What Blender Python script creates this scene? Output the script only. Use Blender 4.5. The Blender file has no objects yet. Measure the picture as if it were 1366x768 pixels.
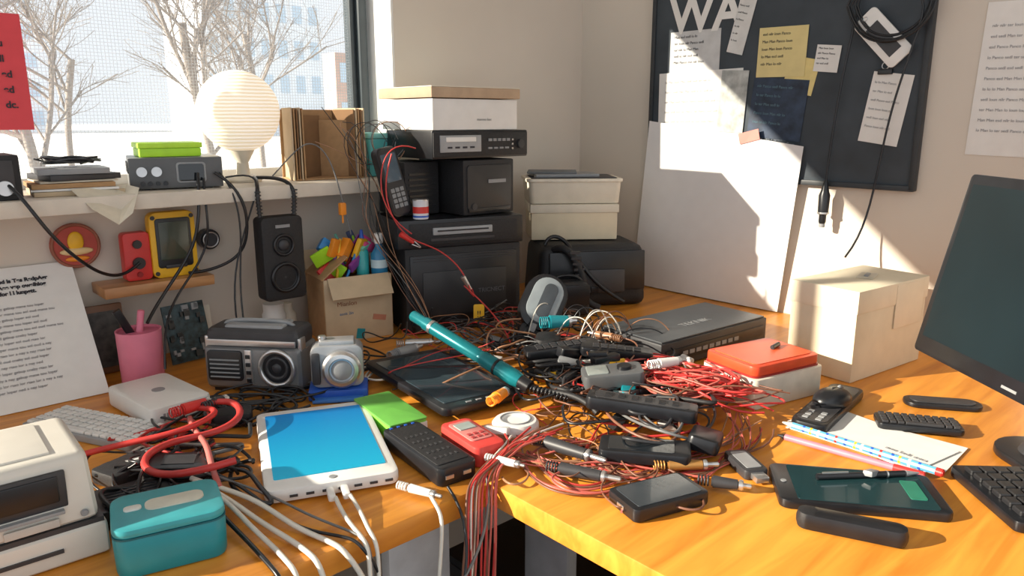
import bpy, bmesh, math, random
from mathutils import Vector, Matrix
R=random.Random(7)
rad=math.radians
coll=bpy.context.scene.collection

# ---------------------------------------------------------------- materials
_m={}
def M(name,col,rough=.5,metal=0,var=.12,scale=30,bump=0,emit=0,trans=0,coat=0):
    if name in _m: return _m[name]
    m=bpy.data.materials.new(name); m.use_nodes=True
    nt=m.node_tree; b=nt.nodes["Principled BSDF"]
    tc=nt.nodes.new("ShaderNodeTexCoord")
    nz=nt.nodes.new("ShaderNodeTexNoise"); nz.inputs["Scale"].default_value=scale; nz.inputs["Detail"].default_value=4
    nt.links.new(tc.outputs["Object"],nz.inputs["Vector"])
    rp=nt.nodes.new("ShaderNodeValToRGB")
    rp.color_ramp.elements[0].position=.3; rp.color_ramp.elements[1].position=.7
    rp.color_ramp.elements[0].color=tuple(max(0,x*(1-var)) for x in col)+(1,)
    rp.color_ramp.elements[1].color=tuple(min(1,x*(1+var*.6)) for x in col)+(1,)
    nt.links.new(nz.outputs["Fac"],rp.inputs["Fac"])
    nt.links.new(rp.outputs["Color"],b.inputs["Base Color"])
    b.inputs["Roughness"].default_value=rough; b.inputs["Metallic"].default_value=metal
    if trans: b.inputs["Transmission Weight"].default_value=trans
    if coat: b.inputs["Coat Weight"].default_value=coat
    if emit:
        nt.links.new(rp.outputs["Color"],b.inputs["Emission Color"]); b.inputs["Emission Strength"].default_value=emit
    if bump:
        bp=nt.nodes.new("ShaderNodeBump"); bp.inputs["Strength"].default_value=bump; bp.inputs["Distance"].default_value=.002
        nt.links.new(nz.outputs["Fac"],bp.inputs["Height"]); nt.links.new(bp.outputs["Normal"],b.inputs["Normal"])
    _m[name]=m; return m

def wood_mat(name,c1,c2,ang=0):
    m=bpy.data.materials.new(name); m.use_nodes=True; nt=m.node_tree; b=nt.nodes["Principled BSDF"]
    tc=nt.nodes.new("ShaderNodeTexCoord"); mp=nt.nodes.new("ShaderNodeMapping")
    mp.inputs["Rotation"].default_value=(0,0,ang); mp.inputs["Scale"].default_value=(1.2,14,8)
    nz=nt.nodes.new("ShaderNodeTexNoise"); nz.inputs["Scale"].default_value=3; nz.inputs["Detail"].default_value=7; nz.inputs["Distortion"].default_value=.6
    rp=nt.nodes.new("ShaderNodeValToRGB"); rp.color_ramp.elements[0].position=.32; rp.color_ramp.elements[1].position=.66
    rp.color_ramp.elements[0].color=c1+(1,); rp.color_ramp.elements[1].color=c2+(1,)
    nt.links.new(tc.outputs["Object"],mp.inputs["Vector"]); nt.links.new(mp.outputs["Vector"],nz.inputs["Vector"])
    nt.links.new(nz.outputs["Fac"],rp.inputs["Fac"]); nt.links.new(rp.outputs["Color"],b.inputs["Base Color"])
    b.inputs["Roughness"].default_value=.40
    bp=nt.nodes.new("ShaderNodeBump"); bp.inputs["Strength"].default_value=.12; bp.inputs["Distance"].default_value=.001
    nt.links.new(nz.outputs["Fac"],bp.inputs["Height"]); nt.links.new(bp.outputs["Normal"],b.inputs["Normal"])
    return m

WHITE=M("white_plastic",(.80,.79,.76),.35,var=.04)
CREAM=M("cream_plastic",(.72,.66,.54),.5,var=.06)
BLACK=M("black_plastic",(.012,.013,.016),.32,var=.3)
BLACKM=M("black_matte",(.015,.015,.017),.6,var=.3,bump=.2,scale=200)
DGREY=M("dark_grey",(.038,.038,.042),.45,var=.2)
GREY=M("grey_plastic",(.28,.29,.30),.4,var=.1)
SILVER=M("silver",(.62,.62,.62),.28,metal=.85,var=.1)
SCREEN=M("dark_glass",(.012,.016,.020),.08,var=.2,coat=.6)
RED=M("red_plastic",(.62,.035,.03),.4,var=.1)
REDC=M("red_cable_rubber",(.56,.04,.035),.4,var=.2)
ORANGE=M("orange_plastic",(.85,.28,.02),.4,var=.1)
YEL=M("yellow_plastic",(.85,.48,.02),.45,var=.1)
TEAL=M("teal_plastic",(.01,.25,.30),.35,var=.08)
BLUE=M("blue_plastic",(.02,.10,.50),.4)
LIME=M("lime_plastic",(.42,.80,.03),.45,var=.1)
GREEN=M("green_box",(.20,.62,.06),.5,var=.12)
PINK=M("pink_plastic",(.75,.22,.32),.45,var=.06)
PAPER=M("paper",(.80,.79,.76),.8,var=.04)
PAPER2=M("paper_aged",(.68,.62,.50),.85,var=.12)
YNOTE=M("yellow_note",(.76,.64,.30),.8,var=.06)
INK=M("ink",(.03,.03,.04),.7)
CARD=M("cardboard",(.42,.25,.12),.85,var=.12,bump=.3,scale=60)
CARDL=M("cardboard_light",(.56,.43,.28),.8,var=.08)
CREAMBOX=M("cream_card",(.72,.63,.46),.7,var=.05)
WIREB=M("wire_brown",(.20,.085,.05),.45,var=.3)
WIREW=M("wire_white",(.72,.68,.60),.4,var=.1)
WIREG=M("wire_grey",(.16,.16,.16),.4,var=.2)
COPPER=M("wire_tan",(.38,.19,.10),.4,var=.2)
WPINK=M("wire_pink",(.58,.13,.10),.4,var=.2)

# ---------------------------------------------------------------- geometry helpers
def finish(bm,name,mat,smooth=True,ang=35):
    me=bpy.data.meshes.new(name); bmesh.ops.recalc_face_normals(bm,faces=bm.faces); bm.to_mesh(me); bm.free()
    for mm in (mat if isinstance(mat,(list,tuple)) else [mat]): me.materials.append(mm)
    if smooth:
        for p in me.polygons: p.use_smooth=True
        me.set_sharp_from_angle(angle=rad(ang))
    return me

class G:
    def __init__(s,name,loc=(0,0,0),rz=0,rot=None):
        s.e=bpy.data.objects.new(name,None); s.e.empty_display_size=.02
        coll.objects.link(s.e); s.e.location=loc
        s.e.rotation_euler=tuple(rad(a) for a in rot) if rot else (0,0,rad(rz))
    def add(s,part,data,loc=(0,0,0),rot=(0,0,0)):
        o=bpy.data.objects.new(part,data); coll.objects.link(o); o.parent=s.e
        o.location=loc; o.rotation_euler=tuple(rad(a) for a in rot); return o
    def box(s,part,size,loc,mat,bev=.002,rot=(0,0,0),seg=2,taper=None):
        bm=bmesh.new(); bmesh.ops.create_cube(bm,size=1)
        for v in bm.verts:
            k=1
            if taper and v.co.z>0: k=taper
            v.co=Vector((v.co.x*size[0]*k,v.co.y*size[1]*k,v.co.z*size[2]))
        if bev: bmesh.ops.bevel(bm,geom=list(bm.edges),offset=min(bev,min(size)*.45),segments=seg,affect='EDGES',profile=.6)
        return s.add(part,finish(bm,part,mat),loc,rot)
    def rb(s,part,w,d,h,r,loc,mat,bev=.0015,rot=(0,0,0),taper=1):
        bm=bmesh.new(); vs=[]
        r=min(r,w*.499,d*.499)
        for cx,cy,a0 in ((w/2-r,d/2-r,0),(-w/2+r,d/2-r,90),(-w/2+r,-d/2+r,180),(w/2-r,-d/2+r,270)):
            for i in range(7):
                a=rad(a0+i*15); vs.append(bm.verts.new((cx+r*math.cos(a),cy+r*math.sin(a),-h/2)))
        f=bm.faces.new(vs); ex=bmesh.ops.extrude_face_region(bm,geom=[f])
        for v in [g for g in ex['geom'] if isinstance(g,bmesh.types.BMVert)]:
            v.co.z=h/2; v.co.x*=taper; v.co.y*=taper
        if bev:
            es=[e for e in bm.edges if abs(e.verts[0].co.z-e.verts[1].co.z)<1e-6]
            bmesh.ops.bevel(bm,geom=es,offset=min(bev,h*.45,r*.8),segments=2,affect='EDGES',profile=.6)
        return s.add(part,finish(bm,part,mat),loc,rot)
    def cyl(s,part,r,h,loc,mat,rot=(0,0,0),r2=None,bev=.001,n=32):
        bm=bmesh.new(); bmesh.ops.create_cone(bm,cap_ends=True,segments=n,radius1=r,radius2=r if r2 is None else r2,depth=h)
        if bev:
            es=[e for e in bm.edges if abs(e.verts[0].co.z-e.verts[1].co.z)<1e-6]
            bmesh.ops.bevel(bm,geom=es,offset=min(bev,h*.4,r*.4),segments=2,affect='EDGES')
        return s.add(part,finish(bm,part,mat),loc,rot)
    def lathe(s,part,prof,loc,mat,rot=(0,0,0),n=40,scale=(1,1,1)):
        bm=bmesh.new(); rings=[]
        for r,z in prof:
            rings.append([bm.verts.new((r*math.cos(2*math.pi*i/n)*scale[0],r*math.sin(2*math.pi*i/n)*scale[1],z)) for i in range(n)])
        for a,b in zip(rings,rings[1:]):
            for i in range(n): bm.faces.new((a[i],a[(i+1)%n],b[(i+1)%n],b[i]))
        bmesh.ops.remove_doubles(bm,verts=bm.verts,dist=1e-6)
        return s.add(part,finish(bm,part,mat,ang=40),loc,rot)
    def sph(s,part,r,loc,mat,scale=(1,1,1),rot=(0,0,0)):
        bm=bmesh.new(); bmesh.ops.create_uvsphere(bm,u_segments=32,v_segments=18,radius=r)
        for v in bm.verts: v.co=Vector((v.co.x*scale[0],v.co.y*scale[1],v.co.z*scale[2]))
        return s.add(part,finish(bm,part,mat,ang=80),loc,rot)
    def torus(s,part,R1,r,loc,mat,rot=(0,0,0),scale=(1,1,1)):
        bm=bmesh.new(); n,k=40,10; rings=[]
        for i in range(n):
            a=2*math.pi*i/n
            rings.append([bm.verts.new(((R1+r*math.cos(2*math.pi*j/k))*math.cos(a)*scale[0],(R1+r*math.cos(2*math.pi*j/k))*math.sin(a)*scale[1],r*math.sin(2*math.pi*j/k))) for j in range(k)])
        for i in range(n):
            A,B=rings[i],rings[(i+1)%n]
            for j in range(k): bm.faces.new((A[j],B[j],B[(j+1)%k],A[(j+1)%k]))
        return s.add(part,finish(bm,part,mat,ang=80),loc,rot)
    def boxes(s,part,items,mat,bev=0):
        bm=bmesh.new()
        for loc,size in items:
            g=bmesh.ops.create_cube(bm,size=1)['verts']
            for v in g: v.co=Vector((v.co.x*size[0]+loc[0],v.co.y*size[1]+loc[1],v.co.z*size[2]+loc[2]))
        if bev: bmesh.ops.bevel(bm,geom=list(bm.edges),offset=bev,segments=1,affect='EDGES')
        return s.add(part,finish(bm,part,mat,smooth=False))
    def text(s,part,body,size,loc,mat,rot=(0,0,0),al='LEFT',bold=0,space=1.0):
        c=bpy.data.curves.new(part,'FONT'); c.body=body; c.size=size; c.align_x=al; c.extrude=.0002; c.offset=bold; c.space_line=space
        c.materials.append(mat); return s.add(part,c,loc,rot)
    def tube(s,part,pts,r,mat):
        return s.add(part,curve(part,[(pts,r,mat)]))
    def keys(s,part,nx,ny,w,d,z,mat,gap=.2,h=.004,cx=0,cy=0):
        it=[]; pw=w/nx; pd=d/ny
        for j in range(ny):
            i=0
            while i<nx:
                k=1
                if j==0 and i==3 and nx>8: k=5
                it.append(((cx-w/2+pw*(i+k/2),cy-d/2+pd*(j+.5),z),(pw*(k-gap),pd*(1-gap),h))); i+=k
        return s.boxes(part,it,mat,bev=min(pw,pd)*.08)

def curve(name,spl,res=5):
    c=bpy.data.curves.new(name,'CURVE'); c.dimensions='3D'; c.bevel_depth=.001; c.bevel_resolution=2; c.resolution_u=res; c.use_fill_caps=True
    mats=[]
    for pts,r,mat in spl:
        if mat not in mats: mats.append(mat); c.materials.append(mat)
        sp=c.splines.new('NURBS'); sp.points.add(len(pts)-1)
        for p,q in zip(sp.points,pts): p.co=(q[0],q[1],q[2],1); p.radius=r/.001
        sp.order_u=min(4,len(pts)); sp.use_endpoint_u=True; sp.material_index=mats.index(mat); sp.use_smooth=True
    return c
def cables(name,spl,res=5):
    o=bpy.data.objects.new(name,curve(name,spl,res)); coll.objects.link(o); return o

# ---------------------------------------------------------------- camera
cam=bpy.data.cameras.new("camera"); cam.sensor_width=36; cam.lens=1000*36/1366; cam.clip_start=.02; cam.clip_end=500
co=bpy.data.objects.new("camera",cam); coll.objects.link(co)
co.location=(-1.458,-1.331,1.22); co.rotation_euler=(rad(90-12.7),0,rad(47.5-90)); bpy.context.scene.camera=co

# ---------------------------------------------------------------- world + sun
w=bpy.data.worlds.new("sky"); bpy.context.scene.world=w; w.use_nodes=True
bg=w.node_tree.nodes["Background"]; bg.inputs[0].default_value=(.90,.95,1,1); bg.inputs[1].default_value=1.02
sl=bpy.data.lights.new("sun",'SUN'); sl.energy=10.0; sl.angle=rad(.6); sl.color=(1,.90,.74)
so=bpy.data.objects.new("sun",sl); coll.objects.link(so)
so.rotation_euler=Vector((1,-.5,-.42)).to_track_quat('-Z','Y').to_euler()
vs=bpy.context.scene.view_settings
try:
    vs.view_transform='Standard'; vs.look='None'; vs.exposure=0; vs.gamma=1
except Exception as e: print(e)

# ---------------------------------------------------------------- room
WALLM=M("wall_paint",(.68,.62,.54),.85,var=.05,scale=3,bump=.05)
WY=.24; WX=.262
g=G("wall_left",(0,0,0))
g.box("below_window",(4.2,.14,1.07),(-2.5,WY+.07,.535),WALLM,bev=0)
g.box("above_window",(1.8,.14,1.0),(-1.3,WY+.07,2.34),WALLM,bev=0)
g.box("above_added_opening",(2.4,.14,.3),(-3.4,WY+.07,2.69),WALLM,bev=0)  # taller opening below is added out of view, to let sun reach the desk
g.box("right_pier",(WX+.14+.40,.14,2.84),((WX+.14-.40)/2,WY+.07,1.42),WALLM,bev=0)
g=G("wall_right")
g.box("panel",(.14,3.6,2.84),(WX+.07,WY-1.8,1.42),WALLM,bev=0)
g=G("floor"); g.box("boards",(5.2,4.2,.1),(-2.2,-1.75,-.05),M("floor_grey",(.10,.085,.07),.7),bev=0)
g=G("ceiling"); g.box("slab",(5.0,2.4,.1),(-2.1,-.82,2.89),M("ceiling_white",(.7,.68,.64),.9),bev=0)
TRIM=M("window_trim_white",(.80,.80,.78),.5,var=.04)
g=G("trim_1"); g.box("reveal_lining",(.006,.14,.76),(-.403,WY+.071,1.46),TRIM,bev=0)
g=G("window_sill"); g.box("board",(4.0,.29,.028),(-2.40,.245,1.076),M("sill_cream",(.70,.64,.55),.6,var=.08),bev=.004)
FR=M("window_frame_dark",(.04,.055,.065),.4)
g=G("window_1",(0,0,0))
g.box("post_right",(.022,.04,.76),(-.428,WY+.11,1.47),FR,bev=.002)
g.box("post_right_outer",(.012,.03,.76),(-.449,WY+.12,1.47),FR,bev=.002)
g.box("rail_bottom",(1.5,.03,.02),(-1.18,WY+.115,1.10),TRIM,bev=.002)
g.box("post_far",(.03,.04,1.5),(-2.21,WY+.11,1.84),FR,bev=.002)
m=bpy.data.materials.new("insect_screen"); m.use_nodes=True; nt=m.node_tree
b=nt.nodes["Principled BSDF"]; b.inputs["Base Color"].default_value=(.72,.76,.80,1); b.inputs["Roughness"].default_value=.7
out=nt.nodes["Material Output"]; tr=nt.nodes.new("ShaderNodeBsdfTransparent"); mx=nt.nodes.new("ShaderNodeMixShader")
tc=nt.nodes.new("ShaderNodeTexCoord"); sep=nt.nodes.new("ShaderNodeSeparateXYZ"); nt.links.new(tc.outputs["Object"],sep.inputs[0])
def line(sock):
    a=nt.nodes.new("ShaderNodeMath"); a.operation='MULTIPLY'; a.inputs[1].default_value=150; nt.links.new(sock,a.inputs[0])
    f=nt.nodes.new("ShaderNodeMath"); f.operation='FRACT'; nt.links.new(a.outputs[0],f.inputs[0])
    l=nt.nodes.new("ShaderNodeMath"); l.operation='LESS_THAN'; l.inputs[1].default_value=.22; nt.links.new(f.outputs[0],l.inputs[0]); return l
l1=line(sep.outputs["X"]); l2=line(sep.outputs["Z"]); mxx=nt.nodes.new("ShaderNodeMath"); mxx.operation='MAXIMUM'
nt.links.new(l1.outputs[0],mxx.inputs[0]); nt.links.new(l2.outputs[0],mxx.inputs[1])
ml=nt.nodes.new("ShaderNodeMath"); ml.operation='MULTIPLY'; ml.inputs[1].default_value=.45; nt.links.new(mxx.outputs[0],ml.inputs[0])
nt.links.new(ml.outputs[0],mx.inputs[0]); nt.links.new(tr.outputs[0],mx.inputs[1]); nt.links.new(b.outputs[0],mx.inputs[2]); nt.links.new(mx.outputs[0],out.inputs[0])
bm=bmesh.new(); vv=[bm.verts.new(p) for p in ((-2.19,.352,1.09),(-.455,.352,1.09),(-.455,.352,1.84),(-2.19,.352,1.84))]; bm.faces.new(vv)
g.add("mesh_screen",finish(bm,"mesh_screen",m,False))

# exterior
g=G("snowy_ground"); g.box("field",(240,200,.2),(20,101,-.1),M("snow",(.85,.83,.80),.9,scale=.3,var=.2),bev=0)
BP=M("pale_facade",(.80,.86,.92),.8,scale=.5,var=.08); BW=M("facade_window",(.55,.68,.80),.5); BR=M("brick_far",(.62,.45,.38),.9,scale=1)
def building(x,y,wd,dp,h,mat,fl,cl):
    g=G("office_building",(x,y,0)); g.box("block",(wd,dp,h),(0,0,h/2),mat,bev=0)
    it=[]
    for j in range(fl):
        for i in range(cl): it.append(((-wd/2+wd*(i+.5)/cl,-dp/2,h*(j+.5)/fl),(wd/cl*.55,.1,h/fl*.5)))
    g.boxes("windows",it,BW)
building(24,57,9,8,30,BP,12,7); building(8,90,16,10,16,BP,6,9)
building(46,70,18,8,7.5,BR,2,8)
building(-4,90,10,10,10,BP,4,5)
BARK=M("bark",(.36,.32,.29),.9)
def tree(base,h,seed,lean=0,rd0=.05):
    r=random.Random(seed); spl=[]
    def br(p,d,L,rd,lv):
        pts=[p]; q=Vector(p); dd=Vector(d)
        for i in range(4):
            dd=(dd+Vector((r.uniform(-.25,.25),r.uniform(-.25,.25),r.uniform(-.12,.2)))).normalized(); q=q+dd*L/4; pts.append(tuple(q))
        spl.append((pts,rd,BARK))
        if lv<=0: return
        for k in range(5):
            t=r.uniform(.25,1); i=min(3,int(t*4)); a=Vector(pts[i]).lerp(Vector(pts[i+1]),t*4-i)
            nd=(dd+Vector((r.uniform(-1,1),r.uniform(-1,1),r.uniform(-.5,.7)))).normalized()
            br(tuple(a),nd,L*r.uniform(.5,.75),rd*.48,lv-1)
    br(base,(lean,0,1),h,rd0,4)
    cables("bare_tree",spl,2)
tree((.0,6.5,0),2.0,3,.1,.045); tree((2.4,8.5,0),2.4,11,-.1); tree((-.9,9,0),2.2,21,.1,.04); tree((4.6,12,0),2.8,5,-.1,.05); tree((1.0,10,0),2.0,33,.05,.04)

# ---------------------------------------------------------------- desk
WOOD=wood_mat("desk_wood",(.58,.20,.020),(.82,.345,.045),0)
WOOD2=wood_mat("desk_wood_right",(.58,.20,.020),(.84,.355,.048),rad(90))
g=G("corner_desk")
g.box("top_left",(1.9,WY+.641-.002,.032),(-.866-.95,(WY-.641)/2,.734),WOOD,bev=.003)
g.box("top_right",(WX+.864-.002,2.3,.032),((WX-.864)/2,WY-1.152,.734),WOOD2,bev=.003)
LEG=M("leg_white",(.62,.62,.62),.4)
for x,y in ((-2.2,-.56),(-.80,-1.9)): g.box("leg",(.04,.04,.718),(x,y,.359),LEG)
g.box("end_panel",(.10,.02,.718),(-.93,-.56,.359),LEG); g.box("side_panel",(.02,.08,.718),(-.80,-.69,.359),M("leg_grey",(.18,.18,.19),.4))
g.box("modesty_panel",(1.0,.015,.30),(-1.45,.14,.56),M("panel_grey",(.2,.2,.2),.6))

# ---------------------------------------------------------------- left wall items
DARKRED=M("poster_red",(.72,.07,.09),.75,var=.05)
g=G("red_poster",(-1.24,.332,1.303)); g.box("sheet",(.185,.001,.205),(0,0,0),DARKRED,bev=0)
for i,t in enumerate(("u","ll","ed","ed","dc.")): g.text("line",t,.017,(.052,-.002,.045-i*.027),INK,rot=(90,0,0),bold=.0005)
g=G("round_wall_plaque",(-1.127,WY-.002,.991)); g.cyl("disc",.041,.012,(0,-.006,0),M("plaque_red",(.45,.07,.05),.6),rot=(90,0,0))
g.torus("rim",.039,.003,(0,-.012,0),M("plaque_rim",(.30,.10,.06),.6),rot=(90,0,0))
g.sph("hat_crown",.015,(0,-.014,.008),YEL,scale=(.9,.3,1.25)); g.sph("hat_brim",.028,(0,-.014,-.010),M("cream_paint",(.8,.6,.3),.6),scale=(1,.2,.26)); g.sph("base_shape",.02,(0,-.014,-.024),ORANGE,scale=(1,.2,.25))
g=G("wooden_wall_shelf",(-1.007,.192,.908)); g.box("plank",(.20,.088,.020),(0,0,0),wood_mat("shelf_wood",(.35,.16,.06),(.6,.32,.14)),bev=.002)
g=G("red_handheld_meter",(-1.035,.195,.965)); g.rb("body",.048,.092,.028,.008,(0,0,0),RED,rot=(90,0,0),bev=.003)
g.cyl("knob",.011,.008,(0,-.017,-.012),BLACK,rot=(90,0,0)); g.cyl("button",.008,.006,(.0,-.017,.024),BLACK,rot=(90,0,0)); g.cyl("jack",.005,.006,(0,-.017,-.034),M("r2",(.3,.01,.01),.5),rot=(90,0,0))
g=G("yellow_rugged_phone",(-.968,.19,.982)); g.rb("case",.086,.128,.026,.014,(0,0,0),YEL,rot=(90,0,0),bev=.004)
g.rb("bezel",.066,.096,.004,.006,(0,-.0135,.004),BLACK,rot=(90,0,0)); g.rb("screen",.056,.074,.003,.003,(0,-.0155,.008),M("phone_lcd",(.05,.06,.04),.2),rot=(90,0,0))
for x in (-.036,.036):
    for z in (-.054,.054): g.cyl("screw",.004,.004,(x,-.014,z),DGREY,rot=(90,0,0))
g.box("button_row",(.04,.004,.007),(0,-.0155,-.042),DGREY)
g=G("wall_dial",(-.884,WY-.012,.978)); g.cyl("barrel",.021,.026,(0,-.001,0),BLACK,rot=(90,0,0),bev=.004); g.cyl("face",.014,.003,(0,-.015,0),DGREY,rot=(90,0,0)); g.torus("ring",.015,.0015,(0,-.016,0),SILVER,rot=(90,0,0))
g=G("hanging_speaker",(-.79,.098,.945))
g.rb("cabinet",.088,.170,.040,.010,(0,0,0),BLACKM,rot=(90,0,0),bev=.004)
g.torus("woofer_ring",.028,.004,(0,-.022,-.038),BLACK,rot=(90,0,0)); g.lathe("woofer_cone",[(.027,0),(.012,-.006),(.010,-.003),(0,-.001)],(0,-.0215,-.038),DGREY,rot=(90,0,0))
g.torus("tweeter_ring",.020,.003,(0,-.022,.028),BLACK,rot=(90,0,0)); g.sph("tweeter",.012,(0,-.020,.028),DGREY,scale=(1,.5,1)); g.box("label",(.03,.002,.006),(0,-.021,.066),GREY,bev=0)
for x in (-.036,.036):
    st=[(x,0,.08),(x*1.05,0,.11),(x*1.1,-.005,.13),(x*.9,.01,.155),(x*.5,.05,.158),(x*.1,.09,.156)]
    g.tube("strap",st,.004,BLACK)
    for i in range(8): g.torus("strap_rib",.005,.0012,(x*(1+.012*i),-.0006*i,.086+i*.007),DGREY)
ang=math.degrees(math.atan2(.213,.165))
g=G("letter_paper",(-1.255,.15,.857),rot=(ang-90,0,0))
g.box("sheet",(.235,.001,.268),(0,0,0),PAPER,bev=0)
g.text("heading","Asesne Nesd ls Tes RedpAgr\nHbre hea Aee vep owelhiog\ntteis hool for l l lunpgtt.",.0100,(-.045,-.002,.103),INK,rot=(90,0,0),bold=.0005,space=1.2)
body="\n".join("".join(R.choice(["mane tou ","loper ","cneby ","sol oud ","ned ","rtao lor ","gebup ","a nay "]) for _ in range(5)) for _ in range(15))
t=g.text("handwriting",body,.0068,(-.045,-.002,.052),M("ink_grey",(.22,.22,.25),.8),rot=(90,0,0),space=1.6)
g=G("picture_frame",(-1.105,.19,.815),rot=(-8,0,0)); g.box("moulding",(.07,.012,.13),(0,0,0),M("frame_brown",(.16,.07,.03),.5),bev=.003); g.box("picture",(.05,.004,.105),(0,-.006,0),M("art_dark",(.05,.045,.04),.5,scale=60,var=.8),bev=0)
g=G("circuit_board",(-.965,.16,.808),rot=(-14,0,8)); g.box("board",(.085,.004,.115),(0,0,0),M("pcb_green",(.03,.06,.07),.5,scale=90,var=.8),bev=.001)
it=[((R.uniform(-.035,.035),-.004,R.uniform(-.05,.05)),(R.uniform(.004,.014),.005,R.uniform(.004,.016))) for _ in range(26)]
g.boxes("chips",it[:14],BLACK); g.boxes("components",it[14:],GREY)
g=G("notice_card",(-.925,.19,.80),rot=(-10,0,0)); g.box("card",(.04,.002,.095),(0,0,0),CREAM,bev=0); g.text("print","lor\nam\nsed",.012,(-.012,-.002,.02),INK,rot=(90,0,0))
g=G("pink_cup",(-1.075,.085,.75)); g.lathe("body",[(0,0),(.033,0),(.036,.004),(.038,.095),(.0385,.10),(.036,.10),(.035,.02),(0,.015)],(0,0,0),PINK)
g.cyl("lid_disc",.0355,.004,(0,0,.094),M("pink_dark",(.6,.15,.25),.5))
g.cyl("pink_marker",.006,.05,(.004,0,.11),PINK,rot=(5,8,0)); g.rb("black_tool",.014,.008,.06,.003,(-.022,0,.115),BLACK,rot=(10,-25,0))
g=G("white_bottle",(-.779,.17,.75)); g.lathe("bottle",[(0,0),(.024,0),(.025,.06),(.022,.066),(.022,.084),(0,.085)],(0,0,0),WHITE)
g=G("white_bottle",(-.74,.19,.75)); g.lathe("bottle",[(0,0),(.02,0),(.02,.05),(.013,.06),(.013,.075),(0,.076)],(0,0,0),CREAM)

# ---------------------------------------------------------------- sill items
SZ=1.0905
g=G("black_speaker_box",(-1.275,.17,SZ)); g.box("case",(.12,.10,.073),(0,0,.0365),BLACKM,bev=.004); g.box("front_panel",(.10,.003,.055),(0,-.051,.037),DGREY); g.cyl("socket",.012,.008,(.035,-.053,.02),SILVER,rot=(90,0,0))
g.boxes("vents",[((-.03,-.053,.02+i*.008),(.05,.002,.003)) for i in range(5)],BLACK)
g=G("stack_of_flat_devices",(-1.125,.20,SZ))
z=0
for i,(h,mt) in enumerate(((.008,CARDL),(.004,PAPER),(.008,CARD),(.003,PAPER2),(.010,DGREY),(.010,GREY))):
    g.box("slab",(.14-.006*i,.125-.004*i,h),(R.uniform(-.006,.006),R.uniform(-.005,.005),z+h/2),mt,bev=.001,rot=(0,0,R.uniform(-9,9))); z+=h+.0006
bm=bmesh.new(); pl=[(-.02,-.07,.012),(.075,-.05,.014),(.085,-.09,.010),(.060,-.125,-.030),(.035,-.128,-.048),(.0,-.115,-.02)]
bm.faces.new([bm.verts.new(p) for p in pl]); bmesh.ops.triangulate(bm,faces=bm.faces); g.add("overhang_sheet",finish(bm,"overhang_sheet",PAPER2,False))
sp=[]
for k in range(6):
    pts=[]
    for i in range(14):
        a=i*.9+k; pts.append((.048*math.cos(a)+R.uniform(-.01,.01),.03*math.sin(a)+R.uniform(-.01,.01),z+.005+R.uniform(0,.014)))
    sp.append((pts,.0016,BLACK))
g.add("cable_coil",curve("cable_coil",sp))
g=G("stereo_amplifier",(-.944,.212,SZ),rz=-14)
g.box("case",(.160,.135,.058),(0,0,.031),M("amp_silver",(.34,.35,.36),.35,metal=.4),bev=.003); g.box("front_panel",(.162,.004,.056),(0,-.068,.031),M("amp_front",(.10,.105,.11),.4),bev=.002)
g.rb("display",.045,.032,.003,.004,(.025,-.071,.031),SCREEN,rot=(90,0,0)); g.rb("display_frame",.052,.038,.002,.006,(.025,-.070,.031),GREY,rot=(90,0,0))
for x in (-.060,-.035): g.cyl("knob",.009,.008,(x,-.073,.034),SILVER,rot=(90,0,0))
for i in range(4): g.cyl("jack",.004,.006,(-.06+i*.013,-.072,.012),BLACK,rot=(90,0,0))
g.boxes("side_vents",[((-.081,-.04+i*.012,.04),(.002,.005,.02)) for i in range(8)],BLACK); g.boxes("feet",[((x,y,.001),(.014,.014,.002)) for x in (-.055,.055) for y in (-.05,.05)],BLACK)
g=G("lime_box",(-.960,.19,SZ+.0605),rz=-8); g.box("base",(.108,.075,.016),(0,0,.008),LIME,bev=.003); g.box("lid",(.112,.079,.010),(0,0,.021),M("lime_lid",(.5,.85,.05),.45),bev=.002)
m=bpy.data.materials.new("globe_paper"); m.use_nodes=True; nt=m.node_tree; b=nt.nodes["Principled BSDF"]
tc=nt.nodes.new("ShaderNodeTexCoord"); wv=nt.nodes.new("ShaderNodeTexWave"); wv.bands_direction='Z'; wv.inputs["Scale"].default_value=45; wv.inputs["Distortion"].default_value=.6
nt.links.new(tc.outputs["Object"],wv.inputs["Vector"]); rp=nt.nodes.new("ShaderNodeValToRGB"); rp.color_ramp.elements[0].color=(.80,.66,.46,1); rp.color_ramp.elements[1].color=(.97,.91,.82,1)
nt.links.new(wv.outputs["Fac"],rp.inputs["Fac"]); nt.links.new(rp.outputs["Color"],b.inputs["Base Color"]); nt.links.new(rp.outputs["Color"],b.inputs["Emission Color"]); b.inputs["Emission Strength"].default_value=.5
b.inputs["Roughness"].default_value=.8
bp=nt.nodes.new("ShaderNodeBump"); bp.inputs["Strength"].default_value=.3; bp.inputs["Distance"].default_value=.002; nt.links.new(wv.outputs["Fac"],bp.inputs["Height"]); nt.links.new(bp.outputs["Normal"],b.inputs["Normal"])
g=G("globe_table_lamp",(-.795,.235,SZ)); g.sph("globe_shade",.083,(0,0,.145),m)
g.lathe("lamp_base",[(0,0),(.036,0),(.038,.005),(.034,.010),(.014,.016),(.012,.04),(.022,.058),(.026,.066),(0,.066)],(0,0,0),M("lamp_base_cream",(.72,.66,.55),.5))
g=G("cardboard_file_holder",(-.625,.205,SZ),rz=-6)
CARDD=M("card_dark",(.22,.12,.055),.9)
g.box("back_panel",(.155,.004,.15),(0,.04,.075),CARD,bev=.001); g.box("bottom",(.155,.09,.004),(0,0,.002),CARD,bev=.001)
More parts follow.
